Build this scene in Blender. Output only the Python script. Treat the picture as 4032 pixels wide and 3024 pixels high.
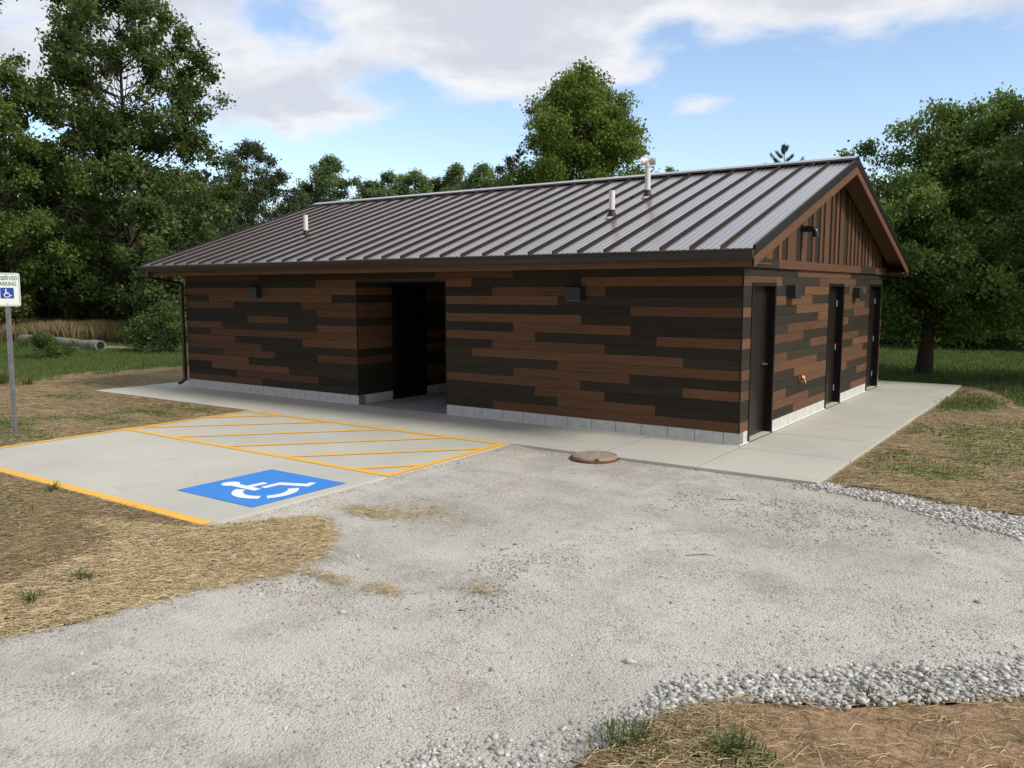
import bpy, bmesh, math, random
import numpy as np
from mathutils import Vector, Matrix
random.seed(7); rng = np.random.default_rng(7)
S = bpy.context.scene
for o in list(bpy.data.objects): bpy.data.objects.remove(o)

# ---------------------------------------------------------------- camera
cd = bpy.data.cameras.new('camera'); cam = bpy.data.objects.new('camera', cd); S.collection.objects.link(cam)
R_ = Vector((0.81806677, 0.57512063, -0.00173711)); U_ = Vector((-0.06371215, 0.09362685, 0.99356669)); F_ = Vector((-0.57158334, 0.81269322, -0.11323519))
M = Matrix((R_, U_, -F_)).transposed().to_4x4(); M.translation = Vector((3.83916, -10.6683, 2.07844))
cam.matrix_world = M
cd.sensor_width = 36; cd.lens = 29.486; cd.clip_start = 0.05; cd.clip_end = 3000
S.camera = cam
# ---------------------------------------------------------------- world / sun / exposure
SUN = Vector((0.80, 0.04, 0.66)).normalized()
w = bpy.data.worlds.new('World'); S.world = w; w.use_nodes = True
nt = w.node_tree; N = nt.nodes; Lk = nt.links; N.clear()
def wn(t, **k):
    n = N.new(t)
    for a, b in k.items(): setattr(n, a, b)
    return n
out = wn('ShaderNodeOutputWorld'); bg = wn('ShaderNodeBackground'); Lk.new(bg.outputs[0], out.inputs[0])
sky = wn('ShaderNodeTexSky', sky_type='NISHITA', sun_disc=False, sun_elevation=math.asin(SUN.z), sun_rotation=math.atan2(SUN.x, SUN.y), air_density=1.0, dust_density=0.7, ozone_density=1.3)
geo = wn('ShaderNodeTexCoord')
sep = wn('ShaderNodeSeparateXYZ'); Lk.new(geo.outputs['Generated'], sep.inputs[0])
def wm(op, a, b=None, c=None, clamp=False):
    n = wn('ShaderNodeMath', operation=op, use_clamp=clamp)
    for i, v in enumerate((a, b, c)):
        if v is None: continue
        if isinstance(v, (int, float)): n.inputs[i].default_value = v
        else: Lk.new(v, n.inputs[i])
    return n.outputs[0]
X, Y, Z = sep.outputs
zz = wm('ADD', wm('MAXIMUM', Z, 0.0), 0.24)
comb = wn('ShaderNodeCombineXYZ')
Lk.new(wm('DIVIDE', X, zz), comb.inputs[0]); Lk.new(wm('DIVIDE', Y, zz), comb.inputs[1]); comb.inputs[2].default_value = 3.7
def wnoise(scale, detail, rough, dist=0.0, vec=None, off=None):
    n = wn('ShaderNodeTexNoise'); n.inputs['Scale'].default_value = scale; n.inputs['Detail'].default_value = detail
    n.inputs['Roughness'].default_value = rough; n.inputs['Distortion'].default_value = dist
    v = vec or comb.outputs[0]
    if off:
        m = wn('ShaderNodeVectorMath', operation='ADD'); m.inputs[1].default_value = off; Lk.new(v, m.inputs[0]); v = m.outputs[0]
    Lk.new(v, n.inputs['Vector']); return n.outputs['Fac']
big = wnoise(0.95, 3, 0.5, 0.2)
med = wnoise(2.7, 10, 0.58, 0.15, off=(11.3, 4.2, 0))
side = wm('ADD', wm('MULTIPLY', X, 0.818), wm('MULTIPLY', Y, 0.575))      # east-west bearing of the cloud bank
def bump(cs, cz, ws, wz, amp):                                            # a cloud mass (or a gap) at a bearing and a height
    a = wm('POWER', wm('DIVIDE', wm('SUBTRACT', side, cs), ws), 2.0); b = wm('POWER', wm('DIVIDE', wm('SUBTRACT', Z, cz), wz), 2.0)
    return wm('MULTIPLY', wm('POWER', 2.718, wm('MULTIPLY', wm('ADD', a, b), -1.0)), amp)
cov = wm('ADD', wm('MULTIPLY', wm('SUBTRACT', big, 0.5), 1.1), wm('MULTIPLY', wm('SUBTRACT', med, 0.5), 2.1))
cov = wm('ADD', cov, wm('MULTIPLY', wm('SUBTRACT', Z, 0.235), 1.7))
for b_ in ((-0.46, 0.25, 0.14, 0.08, 0.40), (-0.29, 0.215, 0.10, 0.042, 0.42), (0.0, 0.245, 0.11, 0.040, 0.40), (0.02, 0.32, 0.35, 0.05, 0.25), (0.38, 0.31, 0.25, 0.04, 0.34), (0.20, 0.205, 0.045, 0.018, 0.45), (0.13, 0.235, 0.05, 0.016, 0.35),
           (-0.12, 0.222, 0.055, 0.020, -0.50), (-0.25, 0.285, 0.04, 0.018, -0.35), (0.33, 0.21, 0.18, 0.05, -0.35), (-0.42, 0.31, 0.035, 0.03, -0.35), (0.19, 0.275, 0.045, 0.015, -0.2), (-0.10, 0.15, 0.4, 0.03, -0.35)):
    cov = wm('ADD', cov, bump(*b_))
mr = wn('ShaderNodeMapRange', interpolation_type='SMOOTHSTEP'); mr.inputs['From Min'].default_value = -0.20; mr.inputs['From Max'].default_value = 0.30
Lk.new(cov, mr.inputs['Value'])
# brightness of the clouds: bright rims, grey bellies
shade = wnoise(3.6, 8, 0.55, 0.2, off=(5.0, 9.0, 1.0))
thick = wn('ShaderNodeMapRange', interpolation_type='SMOOTHSTEP'); thick.inputs['From Min'].default_value = 0.0; thick.inputs['From Max'].default_value = 0.66
Lk.new(wm('ADD', cov, wm('MULTIPLY', wm('SUBTRACT', shade, 0.5), 2.3)), thick.inputs['Value'])
cr = wn('ShaderNodeMixRGB'); Lk.new(thick.outputs[0], cr.inputs[0]); cr.inputs[1].default_value = (6.7, 6.65, 6.75, 1); cr.inputs[2].default_value = (4.85, 5.05, 5.55, 1)
skyc = wn('ShaderNodeMixRGB', blend_type='MULTIPLY'); skyc.inputs[0].default_value = 1; Lk.new(sky.outputs[0], skyc.inputs[1]); skyc.inputs[2].default_value = (1.50, 1.46, 1.46, 1)
mx = wn('ShaderNodeMixRGB'); Lk.new(wm('MULTIPLY', mr.outputs[0], 0.94), mx.inputs[0]); Lk.new(skyc.outputs[0], mx.inputs[1]); Lk.new(cr.outputs[0], mx.inputs[2])
north = wn('ShaderNodeMapRange', interpolation_type='SMOOTHSTEP'); Lk.new(Y, north.inputs[0]); north.inputs[1].default_value = -0.25; north.inputs[2].default_value = 0.55; north.inputs[3].default_value = 0.50; north.inputs[4].default_value = 1.0
hi_ = wn('ShaderNodeMapRange', interpolation_type='SMOOTHSTEP'); Lk.new(Z, hi_.inputs[0]); hi_.inputs[1].default_value = 0.30; hi_.inputs[2].default_value = 0.55; hi_.inputs[3].default_value = 1.0; hi_.inputs[4].default_value = 1.35
fin = wn('ShaderNodeVectorMath', operation='SCALE'); Lk.new(mx.outputs[0], fin.inputs[0]); Lk.new(wm('MULTIPLY', north.outputs[0], hi_.outputs[0]), fin.inputs['Scale'])
Lk.new(fin.outputs[0], bg.inputs[0]); bg.inputs[1].default_value = 0.10
sl = bpy.data.lights.new('sun', 'SUN'); sl.energy = 2.2; sl.angle = math.radians(14); sl.color = (1, 0.93, 0.82)
so = bpy.data.objects.new('sun', sl); so.rotation_euler = SUN.to_track_quat('Z', 'Y').to_euler(); S.collection.objects.link(so)
S.view_settings.view_transform = 'Standard'; S.view_settings.look = 'None'; S.view_settings.exposure = 0.50; S.view_settings.gamma = 1

# ---------------------------------------------------------------- helpers
def lin(r, g, b): return tuple(((c/255)/12.92 if c/255 <= .04045 else ((c/255+.055)/1.055)**2.4) for c in (r, g, b)) + (1,)
class Mat:
    def __init__(s, name):
        s.m = bpy.data.materials.new(name); s.m.use_nodes = True; s.nt = s.m.node_tree; s.nt.nodes.clear()
        s.out = s.n('ShaderNodeOutputMaterial'); s.p = s.n('ShaderNodeBsdfPrincipled'); s.l(s.p.outputs[0], s.out.inputs[0])
    def n(s, t, **k):
        x = s.nt.nodes.new(t)
        for a, b in k.items(): setattr(x, a, b)
        return x
    def l(s, a, b): s.nt.links.new(a, b)
    def coord(s, scale=(1, 1, 1), kind='Object'):
        t = s.n('ShaderNodeTexCoord'); m = s.n('ShaderNodeMapping'); m.inputs['Scale'].default_value = scale; s.l(t.outputs[kind], m.inputs[0]); return m.outputs[0]
    def noise(s, vec, scale, detail=4, rough=.55, dist=0):
        x = s.n('ShaderNodeTexNoise'); x.inputs['Scale'].default_value = scale; x.inputs['Detail'].default_value = detail
        x.inputs['Roughness'].default_value = rough; x.inputs['Distortion'].default_value = dist; s.l(vec, x.inputs['Vector']); return x.outputs['Fac']
    def vor(s, vec, scale, feature='F1', out='Distance', rnd=1):
        x = s.n('ShaderNodeTexVoronoi', feature=feature); x.inputs['Scale'].default_value = scale; x.inputs['Randomness'].default_value = rnd; s.l(vec, x.inputs['Vector']); return x.outputs[out]
    def ramp(s, fac, stops):
        r = s.n('ShaderNodeValToRGB'); e = r.color_ramp.elements
        while len(e) < len(stops): e.new(.5)
        for q, (p, c) in zip(e, stops): q.position = p; q.color = c if len(c) == 4 else tuple(c)+(1,)
        s.l(fac, r.inputs[0]); return r.outputs[0]
    def mix(s, f, a, b, mode='MIX'):
        x = s.n('ShaderNodeMixRGB', blend_type=mode)
        for i, v in enumerate((f, a, b)):
            if isinstance(v, (int, float)): x.inputs[i].default_value = v
            elif isinstance(v, tuple): x.inputs[i].default_value = v if len(v) == 4 else v+(1,)
            else: s.l(v, x.inputs[i])
        return x.outputs[0]
    def math(s, op, a, b=None, clamp=False):
        x = s.n('ShaderNodeMath', operation=op, use_clamp=clamp)
        for i, v in enumerate((a, b)):
            if v is None: continue
            if isinstance(v, (int, float)): x.inputs[i].default_value = v
            else: s.l(v, x.inputs[i])
        return x.outputs[0]
    def mr(s, v, a, b, c=0., d=1., smooth=True):
        x = s.n('ShaderNodeMapRange', interpolation_type='SMOOTHSTEP' if smooth else 'LINEAR')
        for i, q in zip((1, 2, 3, 4), (a, b, c, d)): x.inputs[i].default_value = q
        s.l(v, x.inputs[0]); return x.outputs[0]
    def attr(s, name): 
        a = s.n('ShaderNodeAttribute', attribute_name=name); return a.outputs['Fac']
    def bump(s, h, strength=.5, dist=.01, nrm=None):
        b = s.n('ShaderNodeBump'); b.inputs['Strength'].default_value = strength; b.inputs['Distance'].default_value = dist; s.l(h, b.inputs['Height'])
        if nrm: s.l(nrm, b.inputs['Normal'])
        s.l(b.outputs[0], s.p.inputs['Normal']); return b.outputs[0]
    def set(s, color=None, rough=None, metal=None, spec=None, coat=None):
        if color is not None:
            if isinstance(color, tuple): s.p.inputs['Base Color'].default_value = color if len(color) == 4 else color+(1,)
            else: s.l(color, s.p.inputs['Base Color'])
        if rough is not None:
            if isinstance(rough, (int, float)): s.p.inputs['Roughness'].default_value = rough
            else: s.l(rough, s.p.inputs['Roughness'])
        if metal is not None: s.p.inputs['Metallic'].default_value = metal
        if spec is not None: s.p.inputs['Specular IOR Level'].default_value = spec
        if coat is not None: s.p.inputs['Coat Weight'].default_value = coat
        return s

def plain(name, col, rough=.6, metal=0, var=.12, scale=6, spec=.5, bump=0):
    m = Mat(name); v = m.coord(); f = m.noise(v, scale, 6, .6)
    c = m.mix(m.mr(f, .3, .7, 0, 1), tuple(x*(1-var) for x in col[:3]), tuple(min(1, x*(1+var)) for x in col[:3]))
    m.set(c, rough, metal, spec)
    if bump: m.bump(m.noise(v, scale*8, 4), bump, .003)
    return m.m

def tag(o, label=None, cat=None, group=None, kind=None):
    if label: o['label'] = label
    if cat: o['category'] = cat
    if group: o['group'] = group
    if kind: o['kind'] = kind
    return o
def link(name, me, mats, parent=None):
    o = bpy.data.objects.new(name, me); S.collection.objects.link(o)
    for m in (mats if isinstance(mats, (list, tuple)) else [mats]): me.materials.append(m)
    if parent: o.parent = parent
    return o
def empty(name, loc, label, cat, group=None, rz=0):
    o = bpy.data.objects.new(name, None); S.collection.objects.link(o); o.location = loc; o.rotation_euler = (0, 0, rz); o.empty_display_size = .2
    return tag(o, label, cat, group)

class MB:
    """collects shapes, then builds ONE mesh object"""
    def __init__(s): s.v = []; s.f = []; s.mi = []; s.tone = []; s.sm = []
    def add(s, vs, fs, mi=0, tone=.5, smooth=False):
        b = len(s.v); s.v += [tuple(v) for v in vs]; s.tone += [tone]*len(vs)
        for f in fs: s.f.append(tuple(i+b for i in f)); s.mi.append(mi); s.sm.append(smooth)
    def box(s, x0, x1, y0, y1, z0, z1, mi=0, tone=.5):
        vs = [(x, y, z) for z in (z0, z1) for y in (y0, y1) for x in (x0, x1)]
        s.add(vs, [(0, 2, 3, 1), (4, 5, 7, 6), (0, 1, 5, 4), (2, 6, 7, 3), (0, 4, 6, 2), (1, 3, 7, 5)], mi, tone)
    def prism(s, pts, z0, z1, mi=0, tone=.5):
        a = sum(pts[i][0]*pts[(i+1) % len(pts)][1]-pts[(i+1) % len(pts)][0]*pts[i][1] for i in range(len(pts)))
        if a < 0: pts = pts[::-1]
        n = len(pts); vs = [(p[0], p[1], z0) for p in pts]+[(p[0], p[1], z1) for p in pts]
        s.add(vs, [tuple(range(n))[::-1], tuple(range(n, 2*n))]+[(i, (i+1) % n, n+(i+1) % n, n+i) for i in range(n)], mi, tone)
    def tube(s, path, rad, seg=12, mi=0, tone=.5, caps=True, smooth=True):
        P = [Vector(p) for p in path]; n = len(P); r = rad if isinstance(rad, (list, tuple)) else [rad]*n
        vs = []; ref = None
        for i, p in enumerate(P):
            t = (P[min(i+1, n-1)]-P[max(i-1, 0)]).normalized()
            if ref is None: ref = Vector((0, 0, 1)) if abs(t.z) < .9 else Vector((1, 0, 0))
            a = (ref-t*ref.dot(t)).normalized(); ref = a; b = t.cross(a)
            for k in range(seg):
                q = 2*math.pi*k/seg; vs.append(p+a*math.cos(q)*r[i]+b*math.sin(q)*r[i])
        fs = [(i*seg+k, i*seg+(k+1) % seg, (i+1)*seg+(k+1) % seg, (i+1)*seg+k) for i in range(n-1) for k in range(seg)]
        s.add(vs, fs, mi, tone, smooth)
        if caps: s.add(vs[:seg], [tuple(range(seg))[::-1]], mi, tone); s.add(vs[-seg:], [tuple(range(seg))], mi, tone)
    def build(s, name, mats, parent=None, bevel=0):
        me = bpy.data.meshes.new(name); me.from_pydata(s.v, [], s.f); me.update()
        me.polygons.foreach_set('material_index', s.mi); me.polygons.foreach_set('use_smooth', s.sm)
        at = me.attributes.new('tone', 'FLOAT', 'POINT'); at.data.foreach_set('value', s.tone)
        o = link(name, me, mats, parent)
        if bevel:
            b = o.modifiers.new('bevel', 'BEVEL'); b.width = bevel; b.segments = 2; b.limit_method = 'ANGLE'
        return o

def raw_mesh(name, verts, faces, tone=None, mats=None, parent=None, smooth=False, attrs=None):
    """verts Nx3 float array, faces MxK int array"""
    me = bpy.data.meshes.new(name); n, m, k = len(verts), len(faces), faces.shape[1]
    me.vertices.add(n); me.vertices.foreach_set('co', np.ascontiguousarray(verts, dtype=np.float32).ravel())
    me.loops.add(m*k); me.loops.foreach_set('vertex_index', np.ascontiguousarray(faces, dtype=np.int32).ravel())
    me.polygons.add(m); me.polygons.foreach_set('loop_start', np.arange(0, m*k, k, dtype=np.int32)); me.polygons.foreach_set('loop_total', np.full(m, k, dtype=np.int32))
    if smooth: me.polygons.foreach_set('use_smooth', np.ones(m, dtype=bool))
    me.update(calc_edges=True)
    d = dict(attrs or {})
    if tone is not None: d['tone'] = tone
    for a, v in d.items():
        at = me.attributes.new(a, 'FLOAT', 'POINT'); at.data.foreach_set('value', np.ascontiguousarray(v, dtype=np.float32))
    return link(name, me, mats, parent)

def inpoly(x, y, poly):
    c = np.zeros(x.shape, bool); n = len(poly)
    for i in range(n):
        x0, y0 = poly[i]; x1, y1 = poly[(i+1) % n]
        if y0 == y1: continue
        hit = ((y0 > y) != (y1 > y)) & (x < (x1-x0)*(y-y0)/(y1-y0)+x0); c ^= hit
    return c
def dpoly(x, y, poly, closed=True):
    d = np.full(x.shape, 1e9); n = len(poly)
    for i in range(n if closed else n-1):
        x0, y0 = poly[i]; x1, y1 = poly[(i+1) % n]; dx, dy = x1-x0, y1-y0; L2 = dx*dx+dy*dy+1e-12
        t = np.clip(((x-x0)*dx+(y-y0)*dy)/L2, 0, 1); d = np.minimum(d, np.hypot(x-x0-t*dx, y-y0-t*dy))
    return d
_ng = rng.random((64, 64))
def vnoise(x, y, s):
    x = np.asarray(x)*s+100.3; y = np.asarray(y)*s+57.7; xi = np.floor(x).astype(int); yi = np.floor(y).astype(int); fx = x-xi; fy = y-yi
    fx = fx*fx*(3-2*fx); fy = fy*fy*(3-2*fy); g = lambda a, b: _ng[a % 64, b % 64]
    return (g(xi, yi)*(1-fx)+g(xi+1, yi)*fx)*(1-fy)+(g(xi, yi+1)*(1-fx)+g(xi+1, yi+1)*fx)*fy
def fbm(x, y, s): return .5*vnoise(x, y, s)+.3*vnoise(x, y, s*2.1)+.2*vnoise(x, y, s*4.3)
def sstep(v, a, b):
    t = np.clip((v-a)/(b-a), 0, 1); return t*t*(3-2*t)

# ---------------------------------------------------------------- materials
def wood(name, base, axis, dark=.55):
    m = Mat(name); sc = {'x': (1.2, 30, 30), 'y': (30, 1.2, 30), 'z': (30, 30, 1.2)}[axis]
    v = m.coord(sc); t = m.attr('tone')
    va = m.n('ShaderNodeVectorMath', operation='ADD'); m.l(v, va.inputs[0]); cx = m.n('ShaderNodeCombineXYZ'); m.l(m.math('MULTIPLY', t, 300), cx.inputs[0]); m.l(m.math('MULTIPLY', t, 170), cx.inputs[1]); m.l(m.math('MULTIPLY', t, 90), cx.inputs[2]); m.l(cx.outputs[0], va.inputs[1])
    g = m.noise(va.outputs[0], 1.6, 7, .62, .4); g2 = m.noise(va.outputs[0], 5, 3, .5)
    lo = tuple(c*dark for c in base); hi = tuple(c*1.18 for c in base)
    c = m.ramp(g, [(.28, lo), (.47, base), (.75, hi)])
    c = m.mix(m.mr(g2, .62, .72, 0, .45), c, lo)
    c = m.mix(1, c, m.ramp(t, [(0, (.76, .75, .76)), (1, (1.22, 1.18, 1.12))]), 'MULTIPLY')
    m.set(c, .72, 0, .2); m.bump(g, .25, .002); return m.m
BR = (.126, .064, .036); DK = (.033, .027, .019)
wbx, wdx = wood('brown composite board', BR, 'x'), wood('dark composite board', DK, 'x', .75)
wby, wdy = wood('brown gable board', BR, 'y'), wood('dark gable board', DK, 'y', .75)
wbz, wdz = wood('brown upright board', BR, 'z'), wood('dark upright board', DK, 'z', .75)
m_trim = plain('dark bronze trim', (.010, .007, .006), .45, 0, .1, 6, .3)
m_gut = plain('brown gutter metal', (.022, .014, .012), .38, 0, .1)
m_door = plain('dark bronze door', (.013, .009, .008), .36, 0, .12, 6, .35)
m_steel = plain('satin steel', (.55, .55, .55), .3, 1, .05)
m_hinge = plain('grey hinge steel', (.42, .43, .45), .45, .6, .05)
m_black = plain('black rubber and hole shade', (.012, .012, .012), .6)
m_lamp = plain('charcoal lamp housing', (.015, .018, .019), .5, 0, .06)
m_pvc = plain('white pvc', (.78, .77, .74), .45, 0, .04)
m_brass = plain('brass valve', (.50, .24, .10), .4, .7, .15)
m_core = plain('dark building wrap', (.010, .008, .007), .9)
m_white = plain('white caulk', (.75, .75, .72), .8)
def roofmat():
    m = Mat('brown standing seam metal'); v = m.coord(); n1 = m.noise(m.coord((1.5, .35, 1)), 1.0, 4, .5)
    m.set(m.mix(m.mr(n1, .3, .7), (.056, .039, .031), (.068, .048, .039)), m.mr(m.noise(v, 2.0, 4), .3, .7, .19, .25), .0, .5, 1.0)
    m.p.inputs['IOR'].default_value = 1.6; m.p.inputs['Coat IOR'].default_value = 1.62
    m.p.inputs['Coat Roughness'].default_value = .22; return m.m
m_roof = roofmat(); m_seam_shade = plain('shaded seam metal', (.036, .026, .023), .6, 0, .1, 6, .12)
def cmu():
    m = Mat('concrete block'); v = m.coord(); f = m.noise(v, 9, 6, .7); g = m.vor(v, 160)
    c = m.ramp(f, [(.3, (.47, .465, .455)), (.6, (.60, .59, .57)), (.8, (.67, .66, .64))])
    c = m.mix(m.mr(m.noise(v, 120, 3, .6), .62, .72, 0, .6), c, (.2, .2, .2)); m.set(c, .9, 0, .2); m.bump(m.noise(v, 150, 4), .5, .004); return m.m
m_joint_shade = plain('joint shadow filler', (.13, .12, .10), .95); m_cmu = cmu(); m_mortar = plain('mortar', (.20, .19, .18), .95)
def concrete(name, warm):
    m = Mat(name); v = m.coord(); f = m.noise(v, .55, 5, .6, .4); g = m.noise(m.coord((1, 7, 1)), 2.0, 5, .6); fine = m.noise(v, 60, 5, .65)
    c = m.ramp(f, [(.28, (.46, .445, .40)), (.5, (.545, .525, .465)), (.72, (.60, .575, .50))])
    c = m.mix(m.mr(g, .45, .75, 0, .28), c, (.56, .54, .48))
    c = m.mix(m.mr(m.noise(v, 1.6, 7, .72, 1.2), .56, .74, 0, .42), c, (.34, .325, .29))
    c = m.mix(m.mr(fine, .3, .7, 0, .16), c, (.33, .33, .31))
    c = m.mix(1, c, warm, 'MULTIPLY')
    sd = m.n('ShaderNodeSeparateXYZ'); tc = m.n('ShaderNodeTexCoord'); m.l(tc.outputs['Object'], sd.inputs[0])
    m.set(c, .82, 0, .25); m.bump(fine, .22, .003, None); return m.m
m_walk = concrete('broom finished concrete', (.98, .99, .98)); m_pad = concrete('parking slab concrete', (.965, .985, .985))
def paint(name, col, wear):
    m = Mat(name); v = m.coord(); f = m.noise(v, 7, 7, .7); c = m.mix(m.mr(m.noise(v, 2.5, 4), .3, .7, 0, .2), col, tuple(x*.82 for x in col))
    c = m.mix(m.mr(f, .70, .80, 0, wear), c, (.42, .40, .35)); m.set(c, .6, 0, .35); m.bump(m.noise(v, 70, 4), .2, .002); return m.m
m_yel = paint('yellow road paint', (.87, .49, .075), .6); m_blue = paint('blue road paint', (.040, .25, .74), .3); m_wpaint = paint('white road paint', (.84, .86, .90), .25)
def gravelmat():
    m = Mat('crushed limestone'); v = m.coord(); big_ = m.noise(v, .42, 4, .55, .5); mid = m.noise(v, 2.2, 6, .65, .3)
    c = m.ramp(big_, [(.28, (.41, .39, .345)), (.45, (.535, .51, .458)), (.66, (.63, .60, .54))])
    c = m.mix(m.math('MULTIPLY', m.mr(mid, .48, .66, 0, .85), m.mr(m.noise(v, 26, 4, .75), .40, .62, .25, 1)), c, (.30, .285, .255))
    c = m.mix(m.mr(m.noise(m.coord((1, 2.2, 1)), 6, 6, .7, .5), .56, .70, 0, .5), c, (.27, .25, .22))
    c = m.mix(m.mr(m.noise(v, .8, 5, .6, .6), .52, .72, 0, .42), c, (.42, .345, .26))
    sy_ = m.n('ShaderNodeSeparateXYZ'); m.l(v, sy_.inputs[0]); c = m.mix(m.math('MULTIPLY', m.mr(sy_.outputs[1], -3.4, -1.8, 0, .5), m.mr(m.noise(v, 1.6, 5, .65), .35, .6)), c, (.37, .315, .25))
    cell = m.vor(v, 70, 'F1', 'Color'); cs = m.n('ShaderNodeSeparateColor'); m.l(cell, cs.inputs[0])
    chip = m.mr(m.noise(v, 1.7, 5, .65, .4), .42, .66, .18, .95)
    c = m.mix(m.math('MULTIPLY', m.mr(cs.outputs[0], .70, .95, 0, .6), chip), c, (.66, .64, .60)); c = m.mix(m.math('MULTIPLY', m.mr(cs.outputs[1], .70, .95, 0, .85), chip), c, (.20, .19, .17))
    c2 = m.vor(v, 170, 'F1', 'Color'); cs2 = m.n('ShaderNodeSeparateColor'); m.l(c2, cs2.inputs[0])
    c = m.mix(m.math('MULTIPLY', m.mr(cs2.outputs[0], .5, 1, 0, .45), chip), c, (.27, .255, .23)); c = m.mix(m.mr(cs2.outputs[1], .6, 1, 0, .22), c, (.68, .65, .59))
    mud = m.math('MULTIPLY', m.mr(m.noise(v, .9, 5, .6, .8), .55, .72), .30); c = m.mix(mud, c, (.39, .315, .235))
    tc = m.n('ShaderNodeTexCoord'); mp = m.n('ShaderNodeMapping'); mp.inputs['Rotation'].default_value = (0, 0, -.62); mp.inputs['Scale'].default_value = (.16, 1.5, 1); m.l(tc.outputs['Object'], mp.inputs[0])
    wv = m.noise(mp.outputs[0], 1.0, 3, .5, .15); fine_ = m.noise(v, 9, 5, .7)
    c = m.mix(m.math('MULTIPLY', m.mr(wv, .52, .66, 0, .34), m.mr(fine_, .35, .6, .6, 1)), c, (.60, .575, .52))
    c = m.mix(m.math('MULTIPLY', m.mr(wv, .46, .36, 0, .28), m.mr(fine_, .40, .62, .15, 1)), c, (.29, .275, .245))
    m.set(c, .95, 0, .12)
    h = m.math('ADD', m.math('MULTIPLY', m.vor(v, 70), -.7), m.math('ADD', m.math('MULTIPLY', m.noise(v, 30, 6, .7), 1.0), m.math('MULTIPLY', m.noise(v, 5, 4, .6), 1.6)))
    m.bump(h, .8, .014); return m.m
m_gravel = gravelmat()
def stonemat():
    m = Mat('limestone pebble'); v = m.coord(); t = m.attr('tone')
    c = m.ramp(t, [(0, (.23, .22, .20)), (.35, (.36, .35, .325)), (.75, (.47, .465, .45)), (1, (.68, .665, .63))])
    c = m.mix(m.mr(m.noise(v, 60, 4), .4, .7, 0, .3), c, (.36, .32, .26)); m.set(c, .9, 0, .2); m.bump(m.noise(v, 120, 4), .4, .004); return m.m
m_stone = stonemat()
def groundmat():
    m = Mat('soil grass and straw'); v = m.coord(); g = m.attr('green'); st = m.attr('straw')
    n1 = m.noise(v, 1.3, 6, .65, .4); n2 = m.noise(v, 14, 5, .7); n3 = m.noise(m.coord((1, 1, 1)), 55, 4, .7)
    soil = m.ramp(n2, [(.3, (.22, .135, .078)), (.5, (.38, .245, .148)), (.7, (.52, .365, .235))])
    straw = m.ramp(n3, [(.3, (.13, .095, .052)), (.5, (.28, .215, .125)), (.72, (.44, .345, .21))])
    green = m.ramp(n2, [(.28, (.045, .075, .020)), (.5, (.105, .165, .038)), (.75, (.16, .23, .055))])
    green = m.mix(m.mr(m.noise(v, .35, 4), .4, .65, 0, .5), green, (.105, .145, .040))
    c = m.mix(m.mr(m.math('ADD', st, m.math('MULTIPLY', m.math('SUBTRACT', n1, .5), .9)), .35, .65), soil, straw)
    c = m.mix(m.mr(m.math('ADD', g, m.math('MULTIPLY', m.math('SUBTRACT', m.math('ADD', m.math('MULTIPLY', n1, .6), m.math('MULTIPLY', n3, .4)), .5), .9)), .40, .62), c, green)
    m.set(c, .95, 0, .1); m.bump(m.math('ADD', m.math('MULTIPLY', n2, 1.0), m.math('MULTIPLY', n3, .5)), .9, .035); return m.m
m_ground = groundmat()
def strand(name, stops, trans=.25):
    m = Mat(name); t = m.attr('tone'); c = m.ramp(t, stops); m.set(c, .7, 0, .25)
    if trans:
        tr = m.n('ShaderNodeBsdfTranslucent'); m.l(c, tr.inputs[0]); ms = m.n('ShaderNodeMixShader'); ms.inputs[0].default_value = trans
        m.l(m.p.outputs[0], ms.inputs[1]); m.l(tr.outputs[0], ms.inputs[2]); m.l(ms.outputs[0], m.out.inputs[0])
    return m.m
m_straw = strand('dry straw', [(0, (.11, .078, .042)), (.45, (.31, .23, .125)), (.8, (.54, .42, .235)), (1, (.74, .63, .42))], .15)
m_blade = strand('grass blade', [(0, (.038, .064, .020)), (.5, (.098, .148, .040)), (1, (.21, .27, .085))], .3)
m_dry = strand('dry meadow grass', [(0, (.055, .065, .025)), (.4, (.20, .16, .075)), (1, (.38, .30, .165))], .3)
def leafmat(name, a, b, c_, tr=.42, rough=.48): return strand(name, [(0, a), (.5, b), (1, c_)], tr)
lf_maple = leafmat('maple leaf', (.052, .082, .028), (.105, .155, .046), (.19, .245, .075))
lf_poplar = leafmat('poplar leaf', (.060, .098, .026), (.125, .19, .044), (.24, .31, .09))
lf_tulip = leafmat('tulip tree leaf', (.066, .108, .020), (.150, .215, .038), (.28, .35, .08))
lf_locust = leafmat('locust leaf', (.055, .100, .026), (.135, .215, .050), (.29, .385, .11))
lf_oak = leafmat('oak leaf', (.046, .068, .034), (.085, .115, .058), (.16, .19, .10))
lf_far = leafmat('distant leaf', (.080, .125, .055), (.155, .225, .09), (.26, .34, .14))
lf_brown = leafmat('bronze leaf', (.045, .045, .024), (.085, .078, .040), (.13, .12, .065))
lf_pine = leafmat('pine needle', (.012, .030, .014), (.026, .050, .024), (.055, .085, .042), .1)
m_bark = Mat('bark'); _v = m_bark.coord((6, 6, 1.2)); m_bark.set(m_bark.ramp(m_bark.noise(_v, 3, 6, .7), [(.3, (.030, .024, .018)), (.6, (.075, .062, .048)), (.8, (.13, .115, .095))]), .9, 0, .2); m_bark.bump(m_bark.noise(_v, 5, 5), .8, .02); m_bark = m_bark.m

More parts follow.
